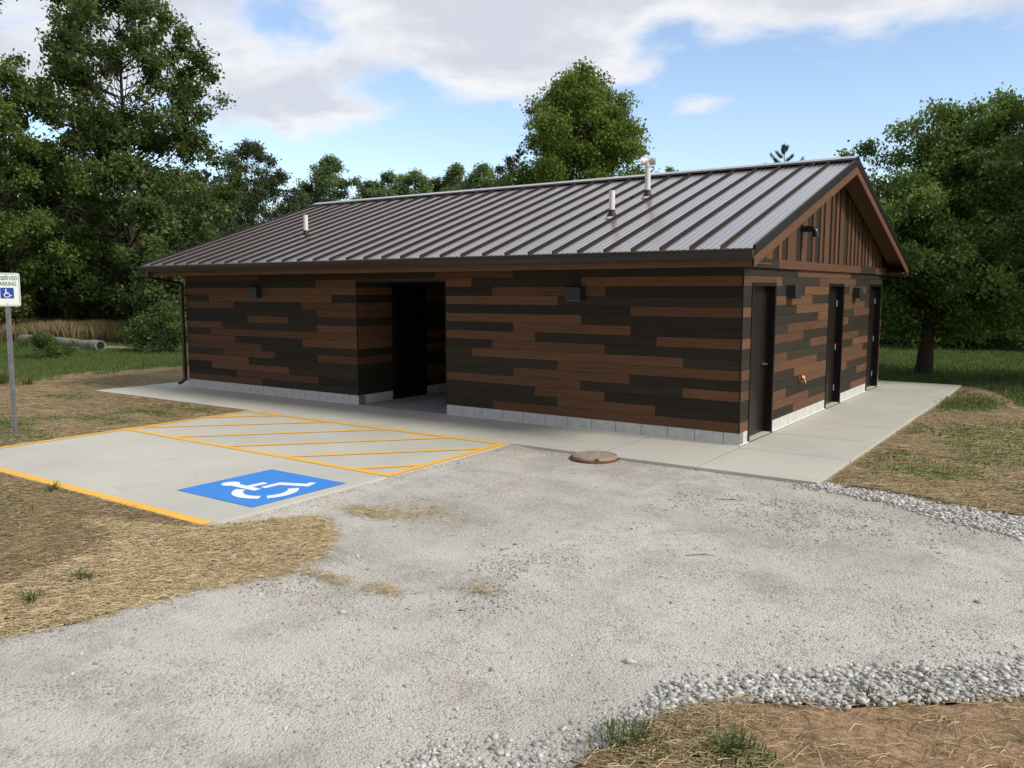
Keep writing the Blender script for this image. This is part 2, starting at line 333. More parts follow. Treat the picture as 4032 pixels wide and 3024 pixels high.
# ---------------------------------------------------------------- setting: ground, gravel drive, walk, pad
drive_poly = [(-2.60, -1.45), (1.46, -1.45), (1.38, -1.31), (1.71, -1.39), (2.04, -1.41), (2.46, -1.54), (2.81, -1.67), (3.35, -1.72), (4.4, -1.9), (7, -2.6), (14, -4.5), (30, -9), (30, -13),
              (12, -7.2), (7, -5.2), (4.6, -5.15), (3.63, -5.69), (3.2, -6.02), (2.82, -6.34), (2.45, -6.54), (2.25, -6.80), (2.18, -6.96), (2.15, -7.12), (2.08, -7.44), (2.03, -7.61), (1.98, -8.1), (1.95, -9.0), (1.9, -12), (1.6, -25),
              (-5, -25), (-3.0, -13), (-2.1, -9.8), (-1.63, -8.42), (-1.46, -7.99), (-1.39, -7.54), (-1.35, -7.13), (-1.21, -6.95), (-1.13, -6.68), (-1.21, -6.19), (-1.55, -5.80), (-1.95, -5.45), (-2.25, -5.75), (-2.45, -6.15), (-2.62, -6.30)]
walk_poly = [(-13.10, -1.55), (1.44, -1.55), (1.44, 9.5), (-13.1, 9.5)]
pad_poly = [(-7.97, -6.34), (-2.53, -6.34), (-2.60, -1.55), (-8.06, -1.55)]
def jagged(poly, step, amp):
    r = []
    for i, (x0, y0) in enumerate(poly):
        x1, y1 = poly[(i+1) % len(poly)]; L = math.hypot(x1-x0, y1-y0); n = max(1, min(400, int(L/step))); nx, ny = -(y1-y0)/L, (x1-x0)/L
        for k in range(n):
            t = k/n; x, y = x0+(x1-x0)*t, y0+(y1-y0)*t; d = amp*(float(fbm(x, y, 2.2))-.5)*2.4
            r.append((x+nx*d, y+ny*d))
    return r
GZ = -.060
def depth_of(x, y): return (x-3.839)*F_.x+(y+10.668)*F_.y+.24
def grid(x0, x1, y0, y1, n, m_):
    gx = np.linspace(x0, x1, n); gy = np.linspace(y0, y1, m_); XX, YY = np.meshgrid(gx, gy, indexing='ij'); i = np.arange(n*m_).reshape(n, m_)
    return XX.ravel(), YY.ravel(), np.stack([i[:-1, :-1].ravel(), i[1:, :-1].ravel(), i[1:, 1:].ravel(), i[:-1, 1:].ravel()], 1)
lawn_right = [(-60, 9.75), (1.05, 9.72), (1.55, 9.3), (2.07, 7.9), (2.88, 5.25), (4.2, 2.6), (9, -.5), (60, -8), (60, 200), (-60, 200)]
def green_of(x, y):
    """how lush the grass is: meadow and lawns behind, thin regrowth on the strawed soil in front"""
    dl = sstep(-x+fbm(x, y, .5)*1.6, 17.6, 18.6)*sstep(y+x*.25, -9.0, -4.0)
    dr = np.where(inpoly(x, y, lawn_right), sstep(dpoly(x, y, lawn_right), 0, .5), 0)
    patch = np.zeros_like(x)
    for cx, cy, rx, ry, a in ((1.95, 6.4, .7, 1.6, 1.0), (2.35, 2.9, .7, 1.5, .72), (2.9, .6, .6, 1.1, .5), (-10.6, -4.6, 1.4, .6, .85), (-9.6, -2.5, 1.3, .35, .80), (-12.6, -3.6, 1.2, .5, .5), (-5.2, -7.1, 1.3, .6, .72), (-3.9, -7.9, .9, .4, .5), (-3.2, -7.3, .5, .3, .32), (2.30, -7.30, .34, .28, .8), (2.62, -7.1, .3, .22, .75)):
        patch = np.maximum(patch, a*np.exp(-((x-cx)/rx)**2-((y-cy)/ry)**2))
    patch = np.maximum(patch, .62*sstep(fbm(x+3, y, .8), .47, .62)*(x > 1.5)*(y > -1.4)); patch = np.maximum(patch, .55*sstep(fbm(x, y+7, .7), .52, .66)*(x < -3.2))
    return np.clip(np.maximum(np.maximum(dl, dr), patch), 0, 1)
def straw_of(x, y):
    s = .62+.5*(fbm(x, y, .7)-.5)
    s = np.where((x > 1.9) & (y < -5), .08+.75*np.exp(-((x-2.3)/.36)**2-((y+7.2)/.42)**2)+.3*(fbm(x, y, 1.6)-.5), s)
    s = np.where((x > 1.4) & (y > -2) & (y < 9.5), .75+.4*(fbm(x, y, .9)-.5), s)
    s = np.where((x < -17) & (x > -19.5), .9, s)
    return np.clip(s, 0, 1)
def ground_z(x, y):
    near = .035*(fbm(x, y, .8)-.5)*2
    rise = .035*sstep(x, 1.47, 1.9)*(1-sstep(x, 3.5, 5.5))*sstep(y, -1.9, -1.5)*(1-sstep(y, 8, 9.6))
    dw, dp = dpoly(x, y, walk_poly), dpoly(x, y, pad_poly)
    z = GZ+near*sstep(dw, .1, .8)*sstep(dp, .1, .6)+rise+.042*(1-sstep(dp, .05, .9))*((y < -1.6))+.03*(1-sstep(dw, .05, .6))*(x < 1.3)
    z = np.where(np.minimum(dw, dp) < .5, np.minimum(z, -.016), z); z = np.where(inpoly(x, y, walk_poly) | inpoly(x, y, pad_poly), -.10, z)
    z = z-.25*sstep(x, 3, 12)*sstep(y, 0, 8)-.10*sstep(y, 10, 30)
    return np.where(inpoly(x, y, drive_poly), np.minimum(z, GZ-.035), z)
xs, ys, fs = grid(-26, 10, -16, 14, 420, 350)
v = np.stack([xs, ys, ground_z(xs, ys)], 1)
# outer ring carried to the horizon as part of the same sheet
X2, Y2 = [], []
gxs = np.concatenate([np.linspace(-1500, -130, 9), np.linspace(-110, -26, 25), np.linspace(-26, 10, 420)[1:-1], np.linspace(10, 60, 16), np.linspace(100, 1500, 9)])
gys = np.concatenate([np.linspace(-1500, -100, 7), np.linspace(-70, -16, 12), np.linspace(-16, 14, 350)[1:-1], np.linspace(14, 110, 40), np.linspace(150, 1500, 9)])
XX, YY = np.meshgrid(gxs, gys, indexing='ij'); xs, ys = XX.ravel(), YY.ravel(); idx = np.arange(XX.size).reshape(XX.shape)
fs = np.stack([idx[:-1, :-1].ravel(), idx[1:, :-1].ravel(), idx[1:, 1:].ravel(), idx[:-1, 1:].ravel()], 1)
raw_ground = raw_mesh('ground', np.stack([xs, ys, ground_z(xs, ys)], 1), fs, None, m_ground, None, True, dict(green=green_of(xs, ys), straw=straw_of(xs, ys)))
tag(raw_ground, 'bare soil and lawn with thin straw around the building', None, None, 'structure')

jp = jagged(drive_poly, .07, .07)
bm = bmesh.new(); bm.faces.new([bm.verts.new((x, y, 0)) for x, y in jp]); bmesh.ops.triangulate(bm, faces=bm.faces[:])
me = bpy.data.meshes.new('gravel_drive'); bm.to_mesh(me); bm.free()
# a regular grid clipped to the outline gives the sheet gentle undulation
gx_, gy_, gf = grid(-5, 14, -14, -1, 480, 330)
keep = inpoly(gx_, gy_, jp); kf = keep[gf].all(1)
def drive_z(x, y): return -.052+.022*(fbm(x, y, 1.1)-.5)*2*sstep(dpoly(x, y, pad_poly+[pad_poly[0]]), .02, .5)*sstep(dpoly(x, y, walk_poly), .02, .5)+.030*(1-sstep(dpoly(x, y, pad_poly), .0, .45))+.014*(1-sstep(dpoly(x, y, walk_poly), 0, .3))
for vv in me.vertices: vv.co.z = float(drive_z(np.array([vv.co.x]), np.array([vv.co.y]))[0])-.012
dv = np.stack([gx_, gy_, drive_z(gx_, gy_)], 1)
used = np.unique(gf[kf]); remap = -np.ones(len(gx_), int); remap[used] = np.arange(len(used))
v0 = np.array([tuple(q.co) for q in me.vertices]); f0 = [tuple(p.vertices) for p in me.polygons]
bpy.data.meshes.remove(me)
f0 = np.array(f0); g4 = remap[gf[kf]]; tri = np.concatenate([g4[:, [0, 1, 2]], g4[:, [0, 2, 3]]])
drive = raw_mesh('gravel_drive', np.concatenate([v0, dv[used]]), np.concatenate([f0, tri+len(v0)]), None, m_gravel, None, True)
tag(drive, 'pale crushed limestone drive in front of the building', None, None, 'structure')

# sidewalk slabs (joints are shallow gaps; near-flush dark filler paints in the groove shadow)
mb = MB(); g_ = .007
xj = [-13.10, -12.0, -10.5, -9.45, -8.06, -6.75, -5.4, -4.05, -2.70, -1.28, .05, 1.44]
yj = [-1.55, -.11, 1.27, 2.65, 4.05, 5.45, 6.85, 8.25, 9.5]
for a, b in zip(xj, xj[1:]): mb.box(a+g_, b-g_, -1.55, yj[1]-g_ if a > -.1 else .0, -.16, 0)
for a, b in zip(yj[1:], yj[2:]): mb.box(0.03, 1.44, a+g_, b-g_, -.16, 0)
for a, b in zip(xj, xj[1:]):
    if b < .1: mb.box(a+g_, b-g_, 8.39, 9.5, -.16, 0)
for a, b in zip([0.004, 1.4, 2.8, 4.2, 5.6, 7.0], [1.4, 2.8, 4.2, 5.6, 7.0, 8.38]): mb.box(-13.10, -12.15, a+g_, b-g_, -.16, 0)
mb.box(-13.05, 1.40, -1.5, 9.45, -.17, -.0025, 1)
walk = mb.build('sidewalk', [m_walk, m_joint_shade], None, .002); tag(walk, 'light concrete sidewalk slabs around the building', None, None, 'structure')
mb = MB(); mb.prism([(-7.97, -6.34), (-5.27, -6.34), (-5.31, -1.558), (-8.06, -1.558)], -.16, 0); mb.prism([(-5.262, -6.34), (-2.53, -6.34), (-2.60, -1.558), (-5.302, -1.558)], -.16, 0)
mb.prism([(-7.9, -6.3), (-2.6, -6.3), (-2.66, -1.6), (-8, -1.6)], -.165, -.0025, 1)  # same dark filler, colouring in the shadow of the pad joint
pad = mb.build('parking_pad', [m_pad, m_joint_shade], None, .002); tag(pad, 'pale concrete accessible parking bay beside the sidewalk', None, None, 'structure')
def strip(a, b, w_, z=.004, mat=None, cut=None):
    ax, ay = a; bx, by = b; L = math.hypot(bx-ax, by-ay); n = max(2, int(L/.06)); nx, ny = -(by-ay)/L*w_/2, (bx-ax)/L*w_/2; mb = MB(); vs = []
    for i in range(n+1):
        t = i/n; x, y = ax+(bx-ax)*t, ay+(by-ay)*t; j1, j2 = (1+.10*(float(vnoise(x, y, 6))-.5)), (1+.10*(float(vnoise(x+9, y, 6))-.5))
        vs += [(x-nx*j1, y-ny*j1, z), (x+nx*j2, y+ny*j2, z)]
    mb.add(vs, [(2*i, 2*i+2, 2*i+3, 2*i+1) for i in range(n)]); return mb.build('painted_line', mat or m_yel, pad)
L_ = .105
strip((-8.05, -3.86), (-2.57, -3.93), L_, .0044)                      # stall / aisle divider
strip((-8.05, -1.66), (-2.62, -1.66), L_, .0048)                      # along the sidewalk
strip((-2.655, -1.60), (-2.60, -3.98), L_*1.05, .0052)                # front edge of the aisle
strip((-7.93, -6.27), (-2.56, -6.27), L_*1.15, .0044)                 # outer edge of the stall
strip((-8.005, -1.61), (-7.93, -6.32), L_, .0056)                     # head of the bay
for a, b in (((-7.93, -2.42), (-7.14, -1.66)), ((-7.93, -3.66), (-5.95, -1.66)), ((-6.75, -3.83), (-4.73, -1.66)), ((-5.54, -3.84), (-3.50, -1.66)), ((-4.36, -3.88), (-2.70, -2.10)), ((-3.16, -3.90), (-2.67, -3.33))):
    strip(a, b, .098, .0060)
bl = MB(); bl.add([(x, y, .0045) for x, y in [(-3.92, -5.69), (-2.70, -5.69), (-2.70, -4.475), (-3.92, -4.475)]], [(0, 1, 2, 3)]); sym = bl.build('painted_square', m_blue, pad)
def flat(mb, pts, z):
    b_ = bmesh.new(); f = b_.faces.new([b_.verts.new((p[0], p[1], z)) for p in pts]); b_.normal_update()
    if f.normal.z < 0: bmesh.ops.reverse_faces(b_, faces=[f])
    bmesh.ops.triangulate(b_, faces=b_.faces[:]); b_.verts.index_update(); mb.add([q.co[:] for q in b_.verts], [tuple(q.index for q in g.verts) for g in b_.faces]); b_.free()
mb = MB(); zz_ = .0075
flat(mb, [(-3.685+.098*math.cos(t), -5.205+.098*math.sin(t)) for t in np.linspace(0, 2*math.pi, 28)[:-1]], zz_)
flat(mb, [(-3.63, -5.262), (-3.598, -5.163), (-3.46, -5.165), (-3.457, -4.962), (-3.366, -4.967), (-3.371, -5.168), (-3.225, -5.170), (-3.215, -5.268)], zz_+.0005)
flat(mb, [(-3.300, -5.123), (-3.304, -4.862), (-3.018, -4.746), (-3.035, -4.675), (-2.966, -4.649), (-2.903, -4.819), (-3.212, -4.945), (-3.214, -5.122)], zz_)
def arc(cx, cy, r0, r1, a0, a1, n=20):
    A = [math.radians(a0+(a1-a0)*i/n) for i in range(n+1)]
    return [(cx+r1*math.cos(t), cy+r1*math.sin(t)) for t in A]+[(cx+r0*math.cos(t), cy+r0*math.sin(t)) for t in A[::-1]]
flat(mb, arc(-3.125, -5.195, .222, .335, 203, 310), zz_)
flat(mb, arc(-3.125, -5.195, .222, .335, -36, 57), zz_)
mb.build('wheelchair_symbol', m_wpaint, sym)

# ---------------------------------------------------------------- the building
B = empty('restroom_building', (0, 0, 0), 'long low restroom building clad in brown and dark boards under a brown metal roof', 'building')
Wd, Ln, b0, pp = 8.34, 12.13, .166, .1383
K = .4045
def kx(n): return -K*n
fl = [  # left stretch of the front wall, rows from the bottom: joints in sixteen-inch modules from the near corner
 [('b', 24), ('d', 0)], [('d', 26), ('b', 20), ('d', 0)], [('d', 28), ('b', 22), ('d', 0)], [('b', 25), ('d', 0)], [('d', 27), ('b', 23), ('d', 20), ('b', 0)], [('b', 24), ('d', 0)],
 [('b', 26), ('d', 21), ('b', 0)], [('d', 28), ('b', 0)], [('b', 27), ('d', 20), ('b', 0)], [('d', 25), ('b', 22), ('d', 0)], [('d', 20), ('b', 0)], [('b', 26), ('d', 21), ('b', 0)],
 [('d', 28), ('b', 19), ('d', 0)], [('b', 23), ('b', 0)], [('d', 20), ('b', 0)], [('b', 24), ('d', 0)]]
fr = [  # right stretch, joints in modules from the near corner
 [('d', 10), ('b', 0)], [('d', 7), ('b', 3), ('d', 0)], [('d', 8), ('b', 5), ('d', 0)], [('b', 6), ('d', 2), ('b', 0)], [('d', 9), ('b', 4), ('d', 0)], [('d', 7), ('b', 0)],
 [('d', 11), ('b', 2), ('d', 0)], [('d', 10), ('b', 5), ('d', 0)], [('b', 8), ('d', 3), ('b', 0)], [('d', 9), ('b', 4), ('d', 0)], [('b', 6), ('d', 0)], [('d', 4), ('b', 0)],
 [('b', 7), ('d', 0)], [('d', 10), ('b', 5), ('d', 0)], [('d' if 0 else 'b', 11), ('d', 6), ('b', 0)], [('b', 9), ('d', 0)]]
def rt(): return float(rng.random())
TH = .022
def boards(mb, axis, face, a0, a1, row, segs, out=1, zt=None, mats=(0, 1)):
    """horizontal boards between a0 and a1 on the plane `face`; segs = [(kind, end)] rising along the axis"""
    z0 = b0+row*pp+.002; z1 = b0+(row+1)*pp-.002
    if zt: z1 = min(z1, zt)
    if z1-z0 < .01: return
    cur = a0
    for kd, e in segs:
        e = min(max(e, a0), a1)
        if e-cur > .01:
            p0, p1, q0, q1 = cur+.0012, e-.0012, face-TH*out, face+rng.uniform(-.001, .001)
            q0, q1 = min(q0, q1), max(q0, q1)
            if axis == 'x': mb.box(p0, p1, q0, q1, z0, z1, mats[0 if kd == 'b' else 1], rt())
            else: mb.box(q0, q1, p0, p1, z0, z1, mats[0 if kd == 'b' else 1], rt())
        cur = e
front = MB()
ox0, ox1, otop = -7.04, -4.995, 2.19
for r in range(16):
    zl = 2.40
    boards(front, 'x', 0, -Ln, ox0, r, [(k, kx(e)) for k, e in fl[r]], -1, zl)
    if r < 14: boards(front, 'x', 0, ox1, 0, r, [(k, kx(e)) for k, e in fr[r]], -1, zl)
boards(front, 'x', 0, ox1, 0, 14, [('b', kx(11)), ('d', kx(6)), ('b', 0)], -1)
boards(front, 'x', 0, ox0, 0, 15, [('d', -5.21), ('b', kx(9)), ('d', 0)], -1)
front.box(ox0, ox1, 0, .02, otop+.004, b0+15*pp-.002, 0, .2)
front.build('front_siding', [wbx, wdx], B)
gw = [  # gable wall boards, joints in metres along the wall
 [('b', .5), ('d', 2.35), ('b', 5.0), ('d', 5.94), ('b', 9)], [('d', .5), ('b', 3.155), ('d', 9)], [('d', .5), ('b', 1.955), ('d', 6.36), ('b', 9)], [('b', .5), ('d', 2.745), ('b', 5.56), ('d', 9)],
 [('d', .5), ('d', 2.35), ('b', 9)], [('b', 3.57), ('d', 5.0), ('b', 6.77), ('d', 9)], [('d', .5), ('b', 1.95), ('d', 5.96), ('b', 9)], [('d', 3.17), ('b', 4.5), ('b', 6.37), ('d', 9)],
 [('b', 2.755), ('d', 7.6), ('b', 9)], [('d', 1.94), ('b', 4.5), ('b', 5.58), ('d', 9)], [('d', 3.56), ('b', 4.5), ('d', 5.985), ('b', 9)], [('b', .5), ('d', 2.35), ('b', 6.79), ('d', 9)],
 [('d', .5), ('b', 3.18), ('d', 5.1), ('b', 6.38), ('d', 9)], [('d', 2.76), ('b', 5.0), ('d', 5.575), ('b', 6.9), ('d', 9)], [('b', 1.60), ('d', 3.58), ('b', 5.995), ('d', 9)], [('d', 2.37), ('b', 5.60), ('d', 9)]]
doors = [(.335, 1.335), (4.155, 5.16), (7.20, 8.215)]; dtop = 2.15
side_ = MB()
for r in range(16):
    z0, z1 = b0+r*pp, b0+(r+1)*pp
    spans = [(0, Wd)]
    if z0 < dtop-.001:
        if z1 <= dtop+.001: spans = [(0, doors[0][0]), (doors[0][1], doors[1][0]), (doors[1][1], doors[2][0]), (doors[2][1], Wd)]
        else:
            for lo, hi in [(0, doors[0][0]), (doors[0][1], doors[1][0]), (doors[1][1], doors[2][0]), (doors[2][1], Wd)]:
                boards(side_, 'y', 0, lo, hi, r, gw[r])
            # pieces above the doors
            for d0, d1 in doors:
                cur = d0; zz0 = dtop+.002
                for kd, e in gw[r]:
                    e = min(max(e, d0), d1)
                    if e-cur > .01: side_.box(-TH, 0, cur+.001, e-.001, zz0, z1-.0015, 0 if kd == 'b' else 1, rt())
                    cur = e
            continue
    for lo, hi in spans: boards(side_, 'y', 0, lo, hi, r, gw[r])
side_.build('gable_siding', [wby, wdy], B)
# belt board under the gable, and the upright gable boards
zr0, slp = 2.559, .3323
def roofz(y): return zr0+slp*(min(y, 8.165-y)+.747)
belt = MB()
for a, b, k in ((-.02, 1.305, 1), (1.305, 6.18, 0), (6.18, 7.43, 1), (7.43, Wd, 0)): belt.box(-.02, .045, a+.001, b-.001, 2.352, 2.478, k, rt())
belt.build('gable_belt', [wby, wdy], B)
up = MB(); vs_ = [0, .77, 1.048, 1.312, 1.443, 1.712, 2.118, 2.396, 2.667, 2.966, 3.11, 3.38, 3.52, 3.648, 3.912, 4.061, 4.205, 4.351, 4.479, 4.608, 4.885, 5.171, 5.311, 5.462, 5.596, 5.727, 5.875, 6.011, 6.163, 6.318, 6.438, 6.571, 6.716, 6.853, 7.12, 7.262, 7.406, 7.523, 7.7, 7.808, 7.941, Wd]
for i, (a, b) in enumerate(zip(vs_, vs_[1:])):
    kd = 0 if i % 2 else 1; pr = .030 if kd == 0 else .012
    za, zb = roofz(a)-.10, roofz(b)-.10; a += .001; b -= .001
    pts = [(a, 2.47), (b, 2.47), (b, zb)] + ([(4.082, roofz(4.082)-.10)] if a < 4.082 < b else []) + [(a, za)]
    n = len(pts); vv = [(0, q[0], q[1]) for q in pts]+[(pr, q[0], q[1]) for q in pts]
    up.add(vv, [tuple(range(n))[::-1], tuple(range(n, 2*n))]+[(j, (j+1) % n, n+(j+1) % n, n+j) for j in range(n)], kd, rt())
up.build('gable_boards', [wbz, wdz], B)
# rear and left walls, clad at random
for nm, ax, face, a0, a1, o_ in (('rear_siding', 'x', Wd, -Ln, 0, 1), ('end_siding', 'y', -Ln, 0, Wd, -1)):
    mb = MB()
    for r in range(16):
        cur = a0; segs = []; kd = rng.random() < .5
        while cur < a1: cur += K*rng.integers(2, 8); kd = not kd; segs.append(('b' if kd else 'd', cur))
        boards(mb, ax, face, a0, a1, r, segs, o_)
    if ax == 'y':
        pts = [(0, b0+16*pp), (Wd, b0+16*pp), (Wd, roofz(8.34)-.1), (4.082, roofz(4.082)-.1), (0, roofz(0)-.1)]
        mb.add([(-Ln, y, z) for y, z in pts], [(0, 4, 3, 2, 1)], 0, .4)
    mb.build(nm, [wbx, wdx] if ax == 'x' else [wby, wdy], B)
# dark structural core and passage
core = MB(); t_ = .18; e_ = TH+.001
for a, b in ((-Ln+e_, ox0-.02), (ox1+.02, -e_)): core.box(a, b, e_, t_, .02, 2.38)
core.box(ox0-.02, ox1+.02, e_, t_, otop, 2.38)
yy0 = t_
for (a, b) in ((t_, .34), (1.33, 4.16), (5.155, 7.205), (8.21, Wd-e_)): core.box(-t_, -e_, a, b, .02, 2.379)
for d0, d1 in doors: core.box(-t_, -e_, d0+.005, d1-.005, dtop-.01, 2.379)
core.box(-Ln+e_, -t_, Wd-t_, Wd-e_, .02, 2.378); core.box(-Ln+e_, -Ln+t_, t_, Wd-t_, .02, 2.377)
core.add([(-e_, e_, 2.36), (-e_, Wd-e_, 2.36), (-e_, Wd-e_, roofz(Wd)-.11), (-e_, 4.082, roofz(4.082)-.11), (-e_, e_, roofz(0)-.11)], [(0, 1, 2, 3, 4)])
core.build('wall_core', m_core, B)
pas = MB()
for r in range(16):
    k = [('b' if fl[r][-1][0] == 'b' else 'd', 9)] if r < 14 else [('d', 9)]
    z0, z1 = b0+r*pp+.0015, min(b0+(r+1)*pp-.0015, otop-.004)
    if z1 <= z0: continue
    for a, b in ((.001, .90), (1.86, 5.0)):
        kk = k[0][0] if a < 1 else ('b' if rng.random() < .5 else 'd'); pas.box(ox0-.012, ox0+.001, a, b, z0, z1, 0 if kk == 'b' else 1, rt())
    for a, b in ((0.02, 5.0),): pas.box(ox1-.001, ox1+.012, a, b, z0, z1, 0 if rng.random() < .5 else 1, rt())
    pas.box(ox0-.01, ox1+.01, 5.0, 5.02, z0, z1, 0 if rng.random() < .5 else 1, rt())
pas.build('passage_siding', [wby, wdy], B)
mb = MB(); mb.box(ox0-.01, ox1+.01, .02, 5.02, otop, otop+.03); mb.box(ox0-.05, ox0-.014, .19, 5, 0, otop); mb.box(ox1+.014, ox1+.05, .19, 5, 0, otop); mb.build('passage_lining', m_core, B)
mb = MB(); mb.box(ox0, ox1, 0.004, 5.0, -.16, .001); mb.build('passage_floor', plain('passage slab', (.30, .31, .31), .85, 0, .12, 2), B)
# foundation blocks
fd = MB()
def course(a0, a1, const, axis, face, back, first=None):
    cur = a0
    while cur < a1-.01:
        nx_ = min(a1, cur+(first or K)); first = None
        lo, hi = (min(face, back), max(face, back)); p, q = cur+.005, nx_-.005
        if q-p > .01:
            if axis == 'x': fd.box(p, q, lo, hi, 0, b0-.002, 0, rt())
            else: fd.box(lo, hi, p, q, 0, b0-.002, 0, rt())
        cur = nx_
    m0, m1 = (min(face*1, back), max(face, back)); d = .003
    if axis == 'x': fd.box(a0+.001, a1-.001, face+d*(1 if back > face else -1), back, 0.001, b0-.004, 1)
    else: fd.box(min(face+d*(1 if back > face else -1), back), max(face+d*(1 if back > face else -1), back), a0+.001, a1-.001, 0.001, b0-.004, 1)
course(-Ln, ox0, 0, 'x', .003, .17); course(ox1, 0, 0, 'x', .003, .17, .33)
for a, b in ((.171, doors[0][0]), (doors[0][1], doors[1][0]), (doors[1][1], doors[2][0]), (doors[2][1], Wd)): course(a, b, 0, 'y', -.003, -.17)
course(-Ln, 0, 0, 'x', Wd-.003, Wd-.17); course(.171, Wd-.17, 0, 'y', -Ln+.003, -Ln+.17)
course(.171, .9, 0, 'y', ox0-.001, ox0-.14); course(1.86, 5, 0, 'y', ox0-.001, ox0-.14)
fd.build('foundation', [m_cmu, m_mortar], B)
mb = MB()
for a, b in ((doors[0][1], doors[1][0]), (doors[1][1], doors[2][0]), (doors[2][1], Wd), (0, doors[0][0])): mb.box(-.003, .022, a, b, 0.0005, .012)
mb.box(ox1, 0, -.012, .003, 0.0005, .007); mb.box(-Ln, ox0, -.012, .003, .0005, .007)
mb.build('caulk_joint', m_white, B, .004)
# trims
mb = MB(); mb.box(-.012, .004, -.006, .004, b0-.005, 2.352); mb.box(-.004, .006, -.002, .014, b0-.005, 2.352); mb.build('corner_trim', m_trim, B)
mb = MB(); mb.box(ox0-.016, ox0+.003, -.004, .012, b0-.004, otop+.02); mb.box(ox1-.003, ox1+.014, -.004, .012, b0-.004, otop+.02); mb.box(ox0+.0032, ox1-.0032, -.003, .02, otop-.004, otop+.03); mb.build('passage_trim', m_trim, B)
# fascia, soffit, rake
og, oe = .39, .747; fx0, fx1 = -Ln-og, og
mb = MB(); mb.box(fx0, fx1-.003, -oe+.004, -oe+.03, 2.335, 2.535, 0, .6); mb.build('front_fascia', [wbx], B)
mb = MB(); mb.box(fx0, fx1-.003, 8.165+oe-.03, 8.165+oe-.004, 2.335, 2.535, 0, .6); mb.build('rear_fascia', [wbx], B)
mb = MB(); mb.box(fx0+.02, fx1-.022, -oe+.031, -.001, 2.372, 2.39, 0, .3); mb.box(fx0+.02, fx1-.022, Wd+.001, 8.165+oe-.031, 2.372, 2.39, 0, .3)
for s_, xa, xb in ((1, .05, og-.02), (-1, fx0+.02, -Ln-.002)):
    for (ya, yb) in ((-oe+.04, 4.082), (4.082, 8.165+oe-.04)):
        za, zb = roofz(ya)-.115, roofz(yb)-.115
        mb.add([(xa, ya, za), (xb, ya, za), (xb, yb, zb), (xa, yb, zb), (xa, ya, za+.015), (xb, ya, za+.015), (xb, yb, zb+.015), (xa, yb, zb+.015)], [(0, 3, 2, 1), (4, 5, 6, 7), (0, 1, 5, 4), (1, 2, 6, 5), (2, 3, 7, 6), (3, 0, 4, 7)], 0, .35)
mb.build('soffit', [wbx], B)
def rake(xa, xb, top, bot, mi, name, mats):
    mb = MB()
    for (ya, yb) in ((-oe+.004, 4.082), (8.165+oe-.004, 4.082)):
        za, zb = roofz(ya), roofz(yb); vv = []
        for x in (xa, xb): vv += [(x, ya, za+bot), (x, yb, zb+bot), (x, yb, zb+top), (x, ya, za+top)]
        f = [(0, 1, 2, 3), (4, 7, 6, 5), (0, 4, 5, 1), (3, 2, 6, 7), (0, 3, 7, 4)]
        if (ya > 4) == (xa > -5): pass
        mb.add(vv, f, mi, .7)
    bm_ = mb.build(name, mats, B)
    b2 = bmesh.new(); b2.from_mesh(bm_.data); bmesh.ops.recalc_face_normals(b2, faces=b2.faces[:]); b2.to_mesh(bm_.data); b2.free(); return bm_
rake(og-.02, og+.002, -.085, -.235, 0, 'rake_board', [wby]); rake(fx0-.002, fx0+.02, -.085, -.235, 0, 'rake_board', [wby])
rake(og-.018, og+.016, .030, -.095, 0, 'rake_trim', m_trim); rake(fx0-.016, fx0+.018, .030, -.095, 0, 'rake_trim', m_trim)
# roof: standing seams and pencil ribs are folded into the sheet
seams = [-.018-.4039*i for i in range(31)]
prof = [(fx0+.018, 0)]
allx = sorted(seams)
def pan(a, b):
    w_ = b-a; r = []
    for q in (.2, .4, .6, .8):
        c = a+w_*q; r += [(c-.017, 0), (c-.007, .0062), (c+.007, .0062), (c+.017, 0)]
    return r
prev = fx0+.018
for sx in allx:
    if sx-prev > .2: prof += pan(prev, sx)
    prof += [(sx-.007, 0), (sx-.006, .039), (sx+.006, .039), (sx+.007, 0)]; prev = sx
prof += pan(prev, og-.018)+[(og-.018, 0)]
rf = MB(); n = len(prof)
for sgn in (0, 1):
    ya, yb = (-oe-.02, 4.075) if sgn == 0 else (8.165+oe+.02, 4.090)
    za, zb = roofz(ya), roofz(4.082)-.002
    vv = [(x, ya, za+h) for x, h in prof]+[(x, yb, zb+h) for x, h in prof]+[(x, ya, za-.03) for x, h in prof]
    f = [(i, i+1, n+i+1, n+i) if sgn == 0 else (i, n+i, n+i+1, i+1) for i in range(n-1)]
    f += [(2*n+i, 2*n+i+1, i+1, i) if sgn == 0 else (2*n+i, i, i+1, 2*n+i+1) for i in range(n-1)]
    rf.add(vv, f)
    for q in range(2*(n-1)):                                  # seam folds get a darker copy of the roof paint as painted shade
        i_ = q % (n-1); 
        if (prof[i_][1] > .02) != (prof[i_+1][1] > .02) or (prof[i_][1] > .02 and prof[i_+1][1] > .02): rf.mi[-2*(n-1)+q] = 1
rf.add([(fx0+.02, -oe, roofz(-oe)-.05), (og-.02, -oe, roofz(-oe)-.05), (og-.02, 4.082, roofz(4.082)-.05), (fx0+.02, 4.082, roofz(4.082)-.05)], [(0, 1, 2, 3)])
rf.add([(fx0+.02, 8.165+oe, roofz(8.165+oe)-.05), (og-.02, 8.165+oe, roofz(8.165+oe)-.05), (og-.02, 4.082, roofz(4.082)-.05), (fx0+.02, 4.082, roofz(4.082)-.05)], [(3, 2, 1, 0)])
roof = rf.build('roof', [m_roof, m_seam_shade], B)
mb = MB()
rz = roofz(4.082)
